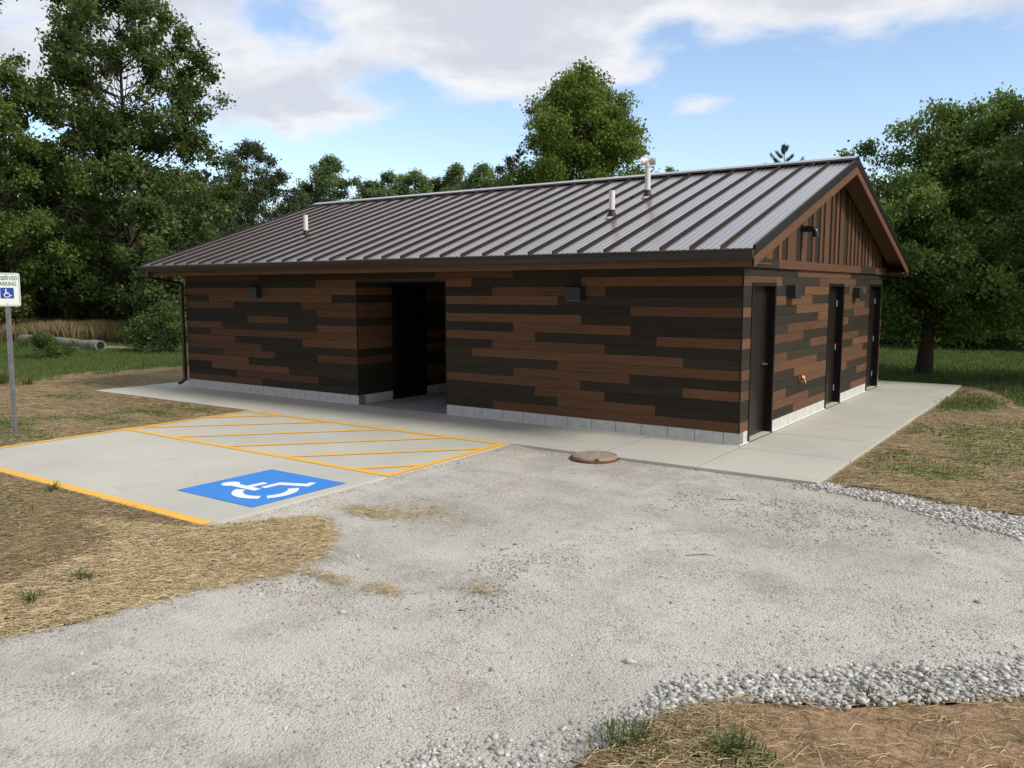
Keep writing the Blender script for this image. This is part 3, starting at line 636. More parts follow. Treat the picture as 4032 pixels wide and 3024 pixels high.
for xa, xb in zip(np.arange(fx0-.012, og, 3.05), list(np.arange(fx0-.012, og, 3.05)[1:])+[og+.012]):
    xb_ = xb-.003; h = .062; w_ = .15; d = w_*slp
    sec = [(4.082-w_, rz-d+h-.03), (4.082-w_, rz-d+h), (4.082-.01, rz+h+.001), (4.082+.01, rz+h+.001), (4.082+w_, rz-d+h), (4.082+w_, rz-d+h-.03)]
    mb.add([(xa, y, z) for y, z in sec]+[(xb_, y, z) for y, z in sec], [(i, 6+i, 7+i, i+1) for i in range(5)])
mb.build('ridge_cap', m_roof, roof)
# gutter: open K-profile
mb = MB(); sec = [(-oe-.004, 2.535), (-oe-.004, 2.425), (-oe-.075, 2.425), (-oe-.085, 2.455), (-oe-.098, 2.485), (-oe-.118, 2.505), (-oe-.120, 2.538), (-oe-.112, 2.540), (-oe-.110, 2.512), (-oe-.090, 2.490), (-oe-.078, 2.46), (-oe-.070, 2.431), (-oe-.010, 2.431), (-oe-.010, 2.535)]
n = len(sec); xa, xb = fx0+.01, og+.008
mb.add([(xa, y, z) for y, z in sec]+[(xb, y, z) for y, z in sec], [(i, (i+1) % n, n+(i+1) % n, n+i) for i in range(n)])
for x in (xa, xb): mb.add([(x+d_, y, z) for d_ in (-.002, .002) for y, z in sec[:7]], [tuple(range(7)), tuple(range(13, 6, -1))]+[(i, i+1, 8+i, 7+i) for i in range(6)])
gut = mb.build('gutter', m_gut, B)
b2 = bmesh.new(); b2.from_mesh(gut.data); bmesh.ops.recalc_face_normals(b2, faces=b2.faces[:]); b2.to_mesh(gut.data); b2.free()
def rect_tube(mb, path, wx, wy):
    P = [Vector(p) for p in path]; vs = []
    for i, p in enumerate(P):
        t = (P[min(i+1, len(P)-1)]-P[max(i-1, 0)]).normalized(); a = Vector((1, 0, 0)); a = (a-t*a.dot(t)).normalized(); b = t.cross(a)
        for sx, sy in ((-1, -1), (1, -1), (1, 1), (-1, 1)): vs.append(p+a*wx/2*sx+b*wy/2*sy)
    mb.add(vs, [(i*4+k, i*4+(k+1) % 4, i*4+4+(k+1) % 4, i*4+4+k) for i in range(len(P)-1) for k in range(4)]+[(3, 2, 1, 0), tuple(len(vs)-4+k for k in range(4))])
mb = MB(); xd = -12.20
rect_tube(mb, [(xd, -oe-.05, 2.43), (xd, -oe-.05, 2.35), (xd, -oe-.01, 2.31), (xd, -.10, 2.20), (xd, -.055, 2.15), (xd, -.05, .26), (xd, -.06, .17), (xd-.03, -.12, .10), (xd-.05, -.19, .075)], .075, .05)
dsp = mb.build('downspout', m_gut, B)
for z in (2.0, 1.1, .35):
    mb = MB(); mb.box(xd-.043, xd+.043, -.082, -.022, z, z+.025); mb.build('strap', m_gut, dsp)
# doors: recessed leaf in a bronze frame
def hinge(par, x, y, z):
    mb = MB(); mb.tube([(x, y, z-.055), (x, y, z+.055)], .008, 10); mb.box(x-.002, x+.004, y-.035, y-.005, z-.05, z+.05); mb.box(x-.002, x+.002, y+.006, y+.03, z-.05, z+.05); return mb.build('hinge', m_hinge, par)
for i, (d0, d1) in enumerate(doors):
    fr_ = MB(); f_ = .048; o = .012; dep = -.15
    fr_.box(dep, o, d0, d0+f_, .002, dtop); fr_.box(dep, o, d1-f_, d1, .002, dtop); fr_.box(dep, o-.001, d0+f_, d1-f_, dtop-f_, dtop)
    fr_.box(-.105, -.09, d0+f_, d0+f_+.014, .01, dtop-f_); fr_.box(-.105, -.09, d1-f_-.014, d1-f_, .01, dtop-f_)
    dr = MB(); dr.box(-.150, -.106, d0+f_+.003, d1-f_-.003, .012, dtop-f_-.003)
    leaf = dr.build('door', m_door, B, .002); leaf['label'] = ['dark steel door nearest the front corner with lever handle', 'dark steel door in the middle of the gable wall', 'dark steel door farthest along the gable wall'][i]
    fr_.build('door_frame', m_trim, leaf, .002)
    th = MB(); th.box(-.2, -.001, d0+f_, d1-f_, .0008, .011); th.build('threshold', m_walk, leaf)
    if i == 0:
        hb = MB(); yk = 1.055; zk = 1.0; hb.tube([(-.106, yk+.15, zk), (-.098, yk+.15, zk)], .032, 16); hb.tube([(-.1, yk+.15, zk), (-.052, yk+.15, zk)], .011, 12); hb.tube([(-.055, yk+.155, zk), (-.052, yk+.10, zk), (-.055, yk+.04, zk)], [.012, .011, .009], 10)
        hb.build('door_handle', m_steel, leaf)
    else:
        for z in (1.80, 1.02, .28): hinge(leaf, -.095, d1-f_-.02, z)
# passage door on the left side of the recess
dr = MB(); dr.box(ox0-.05, ox0+.035, .935, 1.815, .02, 2.06); leaf = dr.build('door', m_door, B, .002); leaf['label'] = 'dark door inside the entry recess'
fr_ = MB(); fr_.box(ox0-.1, ox0+.02, .901, .935, .002, 2.1); fr_.box(ox0-.1, ox0+.02, 1.815, 1.85, .002, 2.1); fr_.box(ox0-.1, ox0+.02, .935, 1.815, 2.06, 2.1); fr_.build('door_frame', m_trim, leaf)
hb = MB(); hb.tube([(ox0+.035, 1.72, .98), (ox0+.085, 1.72, .98)], .012, 12); hb.tube([(ox0+.08, 1.725, .98), (ox0+.082, 1.61, .98)], .010, 10); hb.build('door_handle', m_steel, leaf)
# wall lamps
def lamp(x, y, z, facing, label):
    mb = MB(); w_, h_, d_ = .29, .20, .135; s = [(-w_/2, 0, -h_/2), (w_/2, 0, -h_/2), (w_/2, 0, h_/2), (-w_/2, 0, h_/2), (-w_/2+.012, -d_, -h_/2+.0), (w_/2-.012, -d_, -h_/2+.0), (w_/2-.012, -d_*.92, h_/2), (-w_/2+.012, -d_*.92, h_/2)]
    mb.add(s, [(3, 2, 1, 0), (4, 5, 6, 7), (0, 1, 5, 4), (2, 3, 7, 6), (0, 4, 7, 3), (1, 2, 6, 5)])
    o = mb.build('wall_lamp', m_lamp, B, .006); o.location = (x, y, z); o.rotation_euler = (0, 0, 0 if facing == 'f' else math.pi/2); o['label'] = label
    g = MB(); g.box(-w_/2+.03, w_/2-.03, -d_+.03, -.02, -h_/2-.004, -h_/2-.0005); g.build('lens', plain('frosted lens', (.4, .4, .38), .4), o)
lamp(-2.50, -.001, 2.0, 'f', 'charcoal box lamp right of the entry'); lamp(-9.78, -.001, 2.01, 'f', 'charcoal box lamp left of the entry')
lamp(.001, 1.97, 2.02, 's', 'charcoal box lamp between first and second doors'); lamp(.001, 5.93, 1.985, 's', 'charcoal box lamp between second and third doors')
# roof vents, elbow vent, hose bib
def vent(x, y, h, tee=False):
    z = roofz(y); mb = MB(); r = .046
    mb.tube([(x, y, z-.05), (x, y, z+h)], r, 24, caps=False); mb.tube([(x, y, z+h), (x, y, z+h-.04)], [r*.86, r*.86], 24, caps=False)
    mb.add([(x+rr*math.cos(a), y+rr*math.sin(a), z+h) for rr in (r, r*.86) for a in np.linspace(0, 2*math.pi, 25)[:-1]], [(k, (k+1) % 24, 24+(k+1) % 24, 24+k) for k in range(24)], smooth=False)
    mb.tube([(x, y, z+h-.05), (x, y, z+h-.045)], r*.86, 24, mi=1)  # black disc stands in for the dark inside the pipe
    if tee:
        zt = z+h+.075
        mb.tube([(x, y, z+h-.02), (x, y, z+h+.02)], .056, 24); mb.tube([(x, y, z+h+.01), (x-.01, y-.01, zt)], [.052, .055], 24)
        dx, dy = .93, .36
        mb.tube([(x-.115*dx, y-.115*dy, zt), (x-.07*dx, y-.07*dy, zt), (x-.069*dx, y-.069*dy, zt), (x+.07*dx, y+.07*dy, zt), (x+.071*dx, y+.071*dy, zt), (x+.125*dx, y+.125*dy, zt)], [.064, .064, .056, .056, .064, .064], 24, caps=False)
        mb.tube([(x-.113*dx, y-.113*dy, zt), (x+.123*dx, y+.123*dy, zt)], .052, 24, caps=False)
        mb.tube([(x-.01*dx, y-.01*dy, zt), (x+.01*dx, y+.01*dy, zt)], .051, 24, mi=1)  # black disc paints the dark inside the tee
        for e in (-.114, .124): mb.add([(x+e*dx+rr*math.cos(a)*-dy, y+e*dy+rr*math.cos(a)*dx, zt+rr*math.sin(a)) for rr in (.064, .052) for a in np.linspace(0, 2*math.pi, 25)[:-1]], [(k, (k+1) % 24, 24+(k+1) % 24, 24+k) for k in range(24)])
    p = mb.build('vent_pipe', [m_pvc, m_black], B)
    bt = MB(); bt.tube([(x, y, z-.02), (x, y, z+.015), (x, y, z+.05), (x, y, z+.07), (x, y, z+.115)], [.095, .088, .066, .054, .050], 20); bt.build('pipe_boot', m_black, p)
    ck = MB(); ck.tube([(x, y, z-.03), (x, y, z+.004)], [.12, .104], 16); ck.build('sealant', m_white, p); return p
vent(-9.43, .98, .42)['label'] = 'short white vent pipe near the left end'
vent(-2.54, 1.12, .41)['label'] = 'short white vent pipe low on the right of the roof'
vent(-2.55, 2.38, .51, True)['label'] = 'tall white vent pipe topped by a tee'
mb = MB(); ye = 2.42; mb.tube([(.02, ye, 2.965), (.036, ye, 2.965)], .060, 24)
mb.tube([(.03, ye, 2.965), (.115, ye, 2.965)], .047, 24); mb.tube([(.112, ye, 2.965), (.135, ye, 2.965)], .051, 24)
mb.tube([(.12, ye, 2.965)]+[(.145+.075*math.sin(a), ye, 2.890+.075*math.cos(a)) for a in np.linspace(0, 1.45, 9)]+[(.222, ye, 2.865)], .044, 24, caps=False); mb.tube([(.222, ye, 2.885), (.223, ye, 2.845)], .051, 24, caps=False); mb.tube([(.222, ye, 2.885), (.222, ye, 2.880)], .05, 24)
mb.build('exhaust_elbow', plain('black abs pipe', (.02, .018, .02), .28), B)
mb = MB(); sy, sz = 2.60, .66
mb.tube([(0, sy, sz), (.012, sy, sz)], .032, 16); mb.tube([(.01, sy, sz), (.07, sy, sz), (.09, sy, sz-.015), (.10, sy, sz-.05)], .014, 12); mb.tube([(.05, sy, sz), (.075, sy-.02, sz+.03)], .010, 10); mb.tube([(.07, sy-.02, sz+.028), (.082, sy-.028, sz+.04)], .030, 14); mb.tube([(.06, sy+.01, sz), (.06, sy+.06, sz+.01)], .016, 12); mb.tube([(.10, sy, sz-.045), (.10, sy, sz-.07)], .018, 12)
mb.build('hose_tap', m_brass, B)

# ---------------------------------------------------------------- parking sign, manhole
sg = empty('parking_sign', (-9.14, -4.917, GZ), 'white reserved parking sign on a perforated grey steel post', 'sign')
sg.rotation_mode = 'QUATERNION'; sg.rotation_quaternion = Vector((0, 0, 1)).rotation_difference(Vector((.818*.013, .575*.013, 1)).normalized())
vd = Vector((3.84+9.145, -10.67+4.92, 0)).normalized(); ang = math.atan2(vd.y, vd.x)+math.pi/2
ps = MB(); hw = .026; ph = 2.28
m_galv = plain('galvanised steel', (.30, .31, .33), .5, .55, .15, 12)
ps.box(-hw, hw, -hw, hw, -.15, ph)
z = .08
while z < 1.80:
    ps.tube([(0, -hw-.0006, z), (0, -hw+.002, z)], .0062, 10, 1); ps.tube([(-hw-.0006, 0, z), (-hw+.002, 0, z)], .0062, 10, 1); z += .0508  # black discs painted on for the darkness of the post holes
post = ps.build('post', [m_galv, m_black], sg); post.rotation_euler = (0, 0, ang+math.radians(-28))
m_sw = plain('white reflective sheeting', (.80, .82, .80), .35, 0, .02); m_sg = plain('green sign ink', (.030, .155, .095), .45, 0, .05); m_sb = plain('blue sign ink', (.006, .055, .36), .45, 0, .05)
pw, phh, zc = .165, .238, 2.075
def rrect(w_, h_, r, n=6):
    pts = []
    for cx, cy, a0 in ((w_-r, h_-r, 0), (-w_+r, h_-r, 90), (-w_+r, -h_+r, 180), (w_-r, -h_+r, 270)):
        pts += [(cx+r*math.cos(math.radians(a0+90*i/n)), cy+r*math.sin(math.radians(a0+90*i/n))) for i in range(n+1)]
    return pts
def sheet(pts, y0, y1):   # local: x right, y towards viewer is negative, z up
    n = len(pts); mb = MB(); mb.add([(p[0], y1, p[1]) for p in pts]+[(p[0], y0, p[1]) for p in pts], [tuple(range(n)), tuple(range(2*n-1, n-1, -1))]+[(i, n+i, n+(i+1) % n, (i+1) % n) for i in range(n)]); return mb
panel = sheet(rrect(pw, phh, .028), -.0015, .0015).build('sign_panel', m_sw, sg)
panel.location = (vd.x*.045, vd.y*.045, zc-GZ); panel.rotation_euler = (0, 0, ang)
b2 = bmesh.new(); b2.from_mesh(panel.data); bmesh.ops.recalc_face_normals(b2, faces=b2.faces[:]); b2.to_mesh(panel.data); b2.free()
o1, o2 = rrect(pw-.012, phh-.012, .022), rrect(pw-.0175, phh-.0175, .0175); n = len(o1)
mb = MB(); mb.add([(p[0], -.0028, p[1]) for p in o1]+[(p[0], -.0028, p[1]) for p in o2], [(i, (i+1) % n, n+(i+1) % n, n+i) for i in range(n)]); mb.build('border', m_sg, panel)
def text(s_, size, x, z, par, mat, xs=1, name='lettering', off=.0):
    cu = bpy.data.curves.new(name, 'FONT'); cu.body = s_; cu.size = size; cu.align_x = 'CENTER'; cu.align_y = 'CENTER'; cu.offset = off; cu.extrude = 0; cu.resolution_u = 4
    t = bpy.data.objects.new(name+'_c', cu); S.collection.objects.link(t); dg = bpy.context.evaluated_depsgraph_get(); me = bpy.data.meshes.new_from_object(t.evaluated_get(dg)); bpy.data.objects.remove(t)
    xm = [q.co.x for q in me.vertices]; xs = xs/(max(xm)-min(xm))
    for v_ in me.vertices: v_.co = Vector((x+(v_.co.x-(max(xm)+min(xm))/2)*xs, -.0030, z+v_.co.y))
    me.materials.clear(); return link(name, me, mat, par)
text('RESERVED', .079, 0, .160, panel, m_sg, .276, off=.0016); text('PARKING', .079, 0, .080, panel, m_sg, .236, off=.0016)
sq = sheet(rrect(.084, .077, .008), -.0028, -.0022); sqo = sq.build('symbol_square', m_sb, panel); sqo.location = (0, 0, -.051)
def flatv(mb, pts, y):
    b_ = bmesh.new(); f = b_.faces.new([b_.verts.new((p[0], y, p[1])) for p in pts]); b_.normal_update()
    if f.normal.y > 0: bmesh.ops.reverse_faces(b_, faces=[f])
    bmesh.ops.triangulate(b_, faces=b_.faces[:]); b_.verts.index_update(); mb.add([q.co[:] for q in b_.verts], [tuple(q.index for q in g.verts) for g in b_.faces]); b_.free()
mb = MB(); flatv(mb, [(-.012+.0095*math.cos(t), .038+.0095*math.sin(t)) for t in np.linspace(0, 6.2832, 16)[:-1]], -.0036)
flatv(mb, [(-.018, .03), (-.007, .03), (-.006, .012), (.012, .012), (.012, .004), (-.006, .004), (-.006, -.001), (.020, -.001), (.032, -.026), (.044, -.021), (.047, -.029), (.028, -.037), (.014, -.009), (-.016, -.009)], -.0037)
flatv(mb, arc(-.003, -.020, .0225, .031, 118, 343, 24), -.0036); sw = mb.build('wheelchair_symbol', m_white, panel); sw.location = (0, 0, -.051); sw.scale = (1.25, 1, 1.25)
for z in (.205, -.205):
    bt = MB(); bt.tube([(0, -.002, z), (0, -.008, z)], .0075, 6); bt.build('bolt', m_galv, panel)

mh = empty('manhole_cover', (-1.26, -1.615, -.040), 'round rusty manhole cover in the gravel beside the sidewalk', 'manhole cover')
m_rust = Mat('rusty cast iron'); _v = m_rust.coord(); m_rust.set(m_rust.ramp(m_rust.noise(_v, 14, 6, .7), [(.3, (.19, .14, .10)), (.5, (.34, .275, .215)), (.75, (.44, .385, .31))]), .85, .1, .3); m_rust.bump(m_rust.noise(_v, 60, 4), .5, .004); m_rust = m_rust.m
m_rust2 = plain('dark rust', (.14, .065, .035), .85, .1, .3, 20)
rr = .285
mb = MB(); mb.tube([(0, 0, -.08), (0, 0, .014), (0, 0, .020), (0, 0, .020)], [rr+.03, rr+.03, rr+.024, rr+.005], 48); mb.build('rim', m_rust2, mh)
mb = MB(); mb.tube([(0, 0, 0), (0, 0, .040), (0, 0, .046)], [rr, rr, rr-.008], 48)
for rad in (.25,): mb.tube([(rad*math.cos(a), rad*math.sin(a), .046) for a in np.linspace(0, 2*math.pi, 49)], .004, 6, caps=False)
lid = mb.build('lid', m_rust, mh)
mb = MB(); mb.box(-.07, .07, -.022, .022, .046, .049); mb.tube([(.0, -.1, .046), (.0, -.1, .048)], .012, 12); 
o = mb.build('name_plate', plain('worn plate', (.38, .34, .28), .8), lid); o.rotation_euler = (0, 0, math.radians(35))
mb = MB(); mb.box(-.02, .02, -rr-.02, -rr+.01, .02, .05); o = mb.build('lug', m_rust2, mh); o.rotation_euler = (0, 0, math.radians(35))

# ---------------------------------------------------------------- vegetation
def rand_dirs(n):
    d = rng.normal(size=(n, 3)); return d/np.linalg.norm(d, axis=1, keepdims=True)
def leaves(cent, size, tone, up=.5, aspect=.62, fold=.25, droop=.3):
    """one folded diamond of four corners per leaf"""
    n = len(cent); a = rand_dirs(n); a[:, 2] -= droop; a /= np.linalg.norm(a, axis=1, keepdims=True)
    nn = rand_dirs(n); nn[:, 2] = np.abs(nn[:, 2])+up; b = np.cross(nn, a); b /= np.linalg.norm(b, axis=1, keepdims=True)+1e-9; c = np.cross(a, b)
    s = (size*rng.uniform(.5, 1.45, n))[:, None]; v = np.empty((n, 4, 3))
    v[:, 0] = cent-a*s*.5; v[:, 1] = cent+b*s*aspect*.5+c*s*fold*.3; v[:, 2] = cent+a*s*.5; v[:, 3] = cent-b*s*aspect*.5+c*s*fold*.3
    f = np.arange(4*n).reshape(n, 4); return v.reshape(-1, 3), f, np.repeat(tone, 4)
def tree(name, label, x, y, H, half, z0, leaf, mat, nl, clumps=70, trunk=.16, cr=.75, prof=None, cat='tree', group=None, gap=.0, lean=(0, 0), flat_=.62, gz=None, seed=0, droop=.3, rise=0., lmin=0., bark=True):
    """trunk with limbs reaching every leaf clump; crown spread through an uneven envelope"""
    global rng
    keep_rng = rng; rng = np.random.default_rng(seed+hash_name(label))
    gz = GZ-.1 if gz is None else gz
    root = empty(name, (x, y, gz), label, cat, group)
    prof = prof or (lambda t: math.sin(math.pi*min(1, .12+.88*t)**.8)**.7)
    T = MB(); cl = []
    ph = rng.uniform(0, 6.28, 6)
    for i in range(clumps):
        t = rng.uniform(0, 1)**.9; a = rng.uniform(0, 6.283); wob = 1+.24*math.sin(2*a+ph[0]+3*t)+.20*math.sin(3*a+ph[1]-7*t)+.16*math.sin(4*a+ph[2]+14*t)
        r = half*prof(t)*wob*math.sqrt(rng.uniform(.12, 1))*1.0
        z = z0+(H-z0)*t; rc = cr*rng.uniform(.6, 1.25)*(1-.45*t)
        r = max(0, r-rc*.25)
        cl.append((r*math.cos(a)+lean[0]*z, r*math.sin(a)+lean[1]*z, z-rc*.3*t, rc))
    cl.append((lean[0]*H, lean[1]*H, H-cr*.5, cr*.5))
    n_ax = 9; axis = []
    for i in range(n_ax):
        t = i/(n_ax-1); z = t*H*.93; axis.append((lean[0]*z+.12*math.sin(3*t+ph[3])*t, lean[1]*z+.12*math.cos(4*t+ph[4])*t, z))
    T.tube([(axis[0][0], axis[0][1], -.3)]+[(p[0], p[1], p[2]+(.0 if i else .02)) for i, p in enumerate(axis)], [trunk*1.5]+[trunk*(1.25 if i == 0 else 1)*(1-.93*i/(n_ax-1)) for i in range(n_ax)], 9)
    for cx, cy, cz, rc in cl:
        zb = max(z0*.6, lmin, cz-(.35+.5*math.hypot(cx, cy))*rng.uniform(.7, 1.2)); t = min(1, zb/(H*.93)); k = min(n_ax-2, int(t*(n_ax-1))); f = t*(n_ax-1)-k
        bx, by = [axis[k][j]*(1-f)+axis[k+1][j]*f for j in (0, 1)]; r0 = trunk*(1-.93*t)*.26+.006
        m1 = ((bx+cx)*.5+rng.normal()*.08, (by+cy)*.5+rng.normal()*.08, zb+(cz-zb)*.42)
        T.tube([(bx, by, zb), m1, (cx, cy, cz)], [r0, r0*.6, r0*.18], 5, caps=False)
    if bark: T.build('trunk', m_bark, root)
    cc = np.array(cl); per = rng.random(len(cc))**.5*cc[:, 3]**2; per = np.maximum(1, (nl*per/per.sum())).astype(int)
    P = []; TN = []
    for (cx, cy, cz, rc), k in zip(cl, per):
        # each clump is built of sprays: short twigs carrying leaves
        ns = max(3, int(k/9)); d = rand_dirs(ns); d[:, 2] = d[:, 2]*flat_+rise; rr_ = rc*rng.uniform(.25, 1.12, ns)**.6
        tips = np.array([cx, cy, cz])+d*rr_[:, None]; tips[:, 2] -= .10*rr_
        j = rng.integers(0, ns, k); s_ = rng.uniform(0.1, 1.05, k)**.6
        base = np.array([cx, cy, cz])+(tips[j]-np.array([cx, cy, cz]))*s_[:, None]
        pts = base+rng.normal(size=(k, 3))*leaf*.85
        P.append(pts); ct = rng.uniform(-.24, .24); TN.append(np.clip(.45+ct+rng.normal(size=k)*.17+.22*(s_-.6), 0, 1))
    P = np.concatenate(P); TN = np.concatenate(TN)
    P = P[P[:, 2] > .1] if P[:, 2].min() < .1 else P; TN = TN[:len(P)]
    v, f, tn = leaves(P, leaf, TN, droop=droop)
    raw_mesh('crown', v, f, tn, mat, root)
    rng = keep_rng; return root
def hash_name(s): return sum(ord(c)*(i+3) for i, c in enumerate(s)) % 100000
GB = 'trees beyond the building'
cone = lambda t: max(.04, (1-t)**.75*min(1, .45+3.5*t))
column = lambda t: max(.10, (1-t**2.6)*min(1, .6+2*t))
egg = lambda t: max(.12, (1-t**2.2)**.62*min(1, .55+2.2*t))
dome = lambda t: max(.15, (1-t**2)**.5*min(1, .7+1.5*t))
broad = lambda t: max(.25, math.sin(math.pi*(.18+.72*t))**.6)
# left group
tree('poplar_tree', 'light green poplar with round fluttering leaves behind the parking sign', -34.15, 6.35, 11.7, 3.2, 1.3, .15, lf_poplar, 60000, 170, .16, .8, broad, group=GB, flat_=.8, rise=.3)
tree('poplar_tree', 'tall poplar reaching in at the top left corner of the view', -31.5, 2.2, 17.5, 2.9, 10.2, .15, lf_poplar, 16000, 60, .17, .8, broad, group=GB)
tree('maple_tree', 'tallest dark green maple left of the building', -33.6, 11.6, 17.2, 4.9, .8, .19, lf_maple, 112000, 360, .20, .85, lambda t: float(np.interp(t, [0, .25, .42, .50, .60, .72, .85, 1], [.8, 1.0, .92, .66, .98, .86, .58, .22])), group=GB, flat_=.8, rise=.55)
tree('maple_tree', 'low leafy maple beside the left corner of the building', -26.8, 8.6, 4.3, 1.9, .7, .17, lf_maple, 13000, 46, .09, .6, dome, group=GB)
tree('maple_tree', 'dark maple filling the gap between poplar and tallest maple', -38.5, 10.6, 9.2, 3.0, .8, .20, lf_maple, 30000, 100, .17, .95, egg, group=GB)
for i, (x, y, H, hf, lb) in enumerate([(-49.0, 15.3, 11.0, 4.0, 'dark broadleaf tree in the wood behind the poplar'), (-49.6, 22.6, 10.6, 3.6, 'dark broadleaf tree in the wood right of the tallest maple'), (-58.8, 14.2, 13.0, 5.0, 'tall dim broadleaf tree deepest in the wood at far left'),
                                    (-53.6, 19.0, 10.5, 4.6, 'wide dim broadleaf tree in the wood behind the tallest maple'), (-46, 8.0, 8.5, 3.8, 'dim broadleaf tree behind the sign at the left edge'), (-43.5, 17.5, 6.2, 3.2, 'low dark tree at the meadow edge behind the tallest maple'), (-41.5, 13.0, 4.6, 2.8, 'low dark tree at the meadow edge behind the poplar')]):
    tree('broadleaf_tree', lb, x, y, H, hf, .5, .26, lf_maple, 17000, 80, .18, 1.1, dome, group=GB, seed=i)
tree('oak_tree', 'airy grey green oak behind the left end of the roof', -45.3, 27.66, 12.3, 3.6, 3.0, .16, lf_oak, 48000, 150, .12, 1.0, dome, group=GB)
tree('broadleaf_tree', 'low airy tree between the oak and the round tree', -44.6, 31.0, 9.6, 3.0, 3.0, .18, lf_oak, 15000, 45, .12, .7, egg, group=GB, seed=11)
tree('broadleaf_tree', 'small tree left of the oak above the roof edge', -47.5, 24.8, 10.2, 3.2, 3.0, .19, lf_oak, 16000, 45, .12, .7, egg, group=GB, seed=12)
tree('broadleaf_tree', 'round bright green tree above the left end of the ridge', -48.37, 37.64, 12.8, 3.1, 3.5, .18, lf_far, 34000, 90, .14, 1.0, dome, group=GB)
for i, (x, y, H, hf, lb) in enumerate([(-59.84, 53.87, 13.2, 3.8, 'leftmost and lowest of the distant tops over the ridge'), (-58.2, 55.0, 14.2, 3.9, 'second distant rounded top from the left over the ridge'), (-55.77, 56.7, 14.7, 3.6, 'middle distant rounded top over the ridge'), (-55.2, 59.5, 13.9, 3.8, 'low distant top just right of the middle one'),
                                    (-52.3, 59.16, 15.0, 3.4, 'tallest distant pointed top over the ridge'), (-50.2, 60.65, 14.9, 3.4, 'distant top nearest the bronze tree over the ridge')]):
    tree('broadleaf_tree', lb, x, y, H, hf, 3, .24, lf_far, 26000, 90, .13, 1.2, dome, group=GB, seed=20+i)
tree('broadleaf_tree', 'bronze leaved tree touching the left of the big tulip tree', -36.36, 46.09, 12.9, 2.4, 5, .18, lf_brown, 13000, 45, .13, .6, egg, group=GB, seed=30)
for i, (x, y, H, hf, lb) in enumerate([(-51.8, 24.6, 10.2, 4.2, 'low broad tree behind the oak and the small tree beside it'), (-50.5, 30.5, 9.8, 4.0, 'low broad tree filling in below the oak on its right'), (-63.5, 51.0, 14.2, 4.6, 'far broad tree between the round tree and the distant tops'),
                                    (-60.5, 59.5, 14.9, 5.0, 'far broad tree behind the left distant tops'), (-55.5, 63.5, 15.2, 5.0, 'far broad tree behind the right distant tops'), (-43.5, 52.5, 13.3, 4.2, 'far broad tree filling in left of the bronze leaved tree')]):
    tree('broadleaf_tree', lb, x, y, H, hf, 1.5, .26, lf_far, 22000, 90, .15, 1.3, dome, group=GB, seed=70+i)
tree('tulip_tree', 'big rounded tulip tree rising over the middle of the ridge', -18.95, 28.0, 13.45, 5.2, 2.0, .15, lf_tulip, 170000, 300, .2, 1.25, lambda t: max(.24, (1-t**2.5)**.62), group=GB, flat_=.85, seed=3)
tree('tulip_tree', 'small tulip tree peeping over the ridge right of the big one', -16.36, 33.43, 8.9, .9, 3.5, .14, lf_tulip, 5000, 22, .07, .5, egg, group=GB)
# right group
tree('locust_tree', 'feathery green locust with dark trunk behind the right gable', .30, 12.0, 6.6, 2.55, 1.2, .085, lf_locust, 92000, 190, .19, .7, lambda t: max(.3, (1-t**2.4)**.6*min(1, .62+1.5*t)), group=GB, flat_=.7, lean=(.03, .01), droop=.7, lmin=1.7)
tree('locust_tree', 'bright feathery locust filling the right edge of the view', 3.15, 11.3, 6.75, 2.9, 1.2, .085, lf_locust, 90000, 190, .15, .7, lambda t: max(.4, (1-t**2.6)**.55*min(1, .7+1.2*t)), group=GB, flat_=.7, droop=.7, seed=5, lmin=1.7)
tree('locust_tree', 'deep green locust seen between the two nearer locusts', -.08, 25.6, 8.9, 3.9, .6, .12, lf_locust, 56000, 150, .12, 1.0, lambda t: max(.4, (1-t**2.6)**.55), group=GB, flat_=.75, droop=.6, seed=8)
tree('locust_tree', 'thin locust sprig just over the gable peak', -3.84, 20.37, 7.0, .75, 3.5, .10, lf_locust, 3600, 20, .07, .42, egg, group=GB)
for i, (x, y, H, hf, lb) in enumerate([(-3.4, 25.5, 5.0, 2.2, 'dark shade tree just right of the building rear corner'), (-2.4, 31.1, 7.6, 2.7, 'dark shade tree behind the locust trunk'), (.1, 30.2, 7.4, 2.7, 'dark shade tree between the two locusts'), (2.6, 27.8, 7.2, 2.7, 'dark shade tree at the right edge behind the locusts')]):
    tree('shade_tree', lb, x, y, H, hf, .3, .16, lf_maple, 17000, 80, .12, .9, dome, group=GB, seed=40+i)
for i, (x, y, H, hf, lb) in enumerate([(-2.75, 24.3, 2.6, 1.5, 'leafy shrub at the lawn edge left of the locust trunk'), (-.2, 24.0, 2.4, 1.7, 'leafy shrub at the lawn edge right of the locust trunk'), (2.0, 23.6, 2.9, 1.9, 'leafy shrub at the lawn edge on the far right')]):
    tree('shrub', lb, x, y, H, hf, .1, .12, lf_maple, 9000, 50, .03, .6, dome, 'shrub', 'shrubs along the right lawn', seed=50+i)
tree('shrub', 'dark rounded shrub in front of the fallen log', -22.9, 2.25, .92, .95, .05, .055, lf_maple, 8000, 46, .02, .34, dome, 'shrub', 'shrubs on the left lawn')
tree('shrub', 'loose leafy shrub beside the downspout corner', -21.9, 5.6, 1.75, 1.35, .1, .08, lf_maple, 7000, 44, .02, .42, dome, 'shrub', 'shrubs on the left lawn')
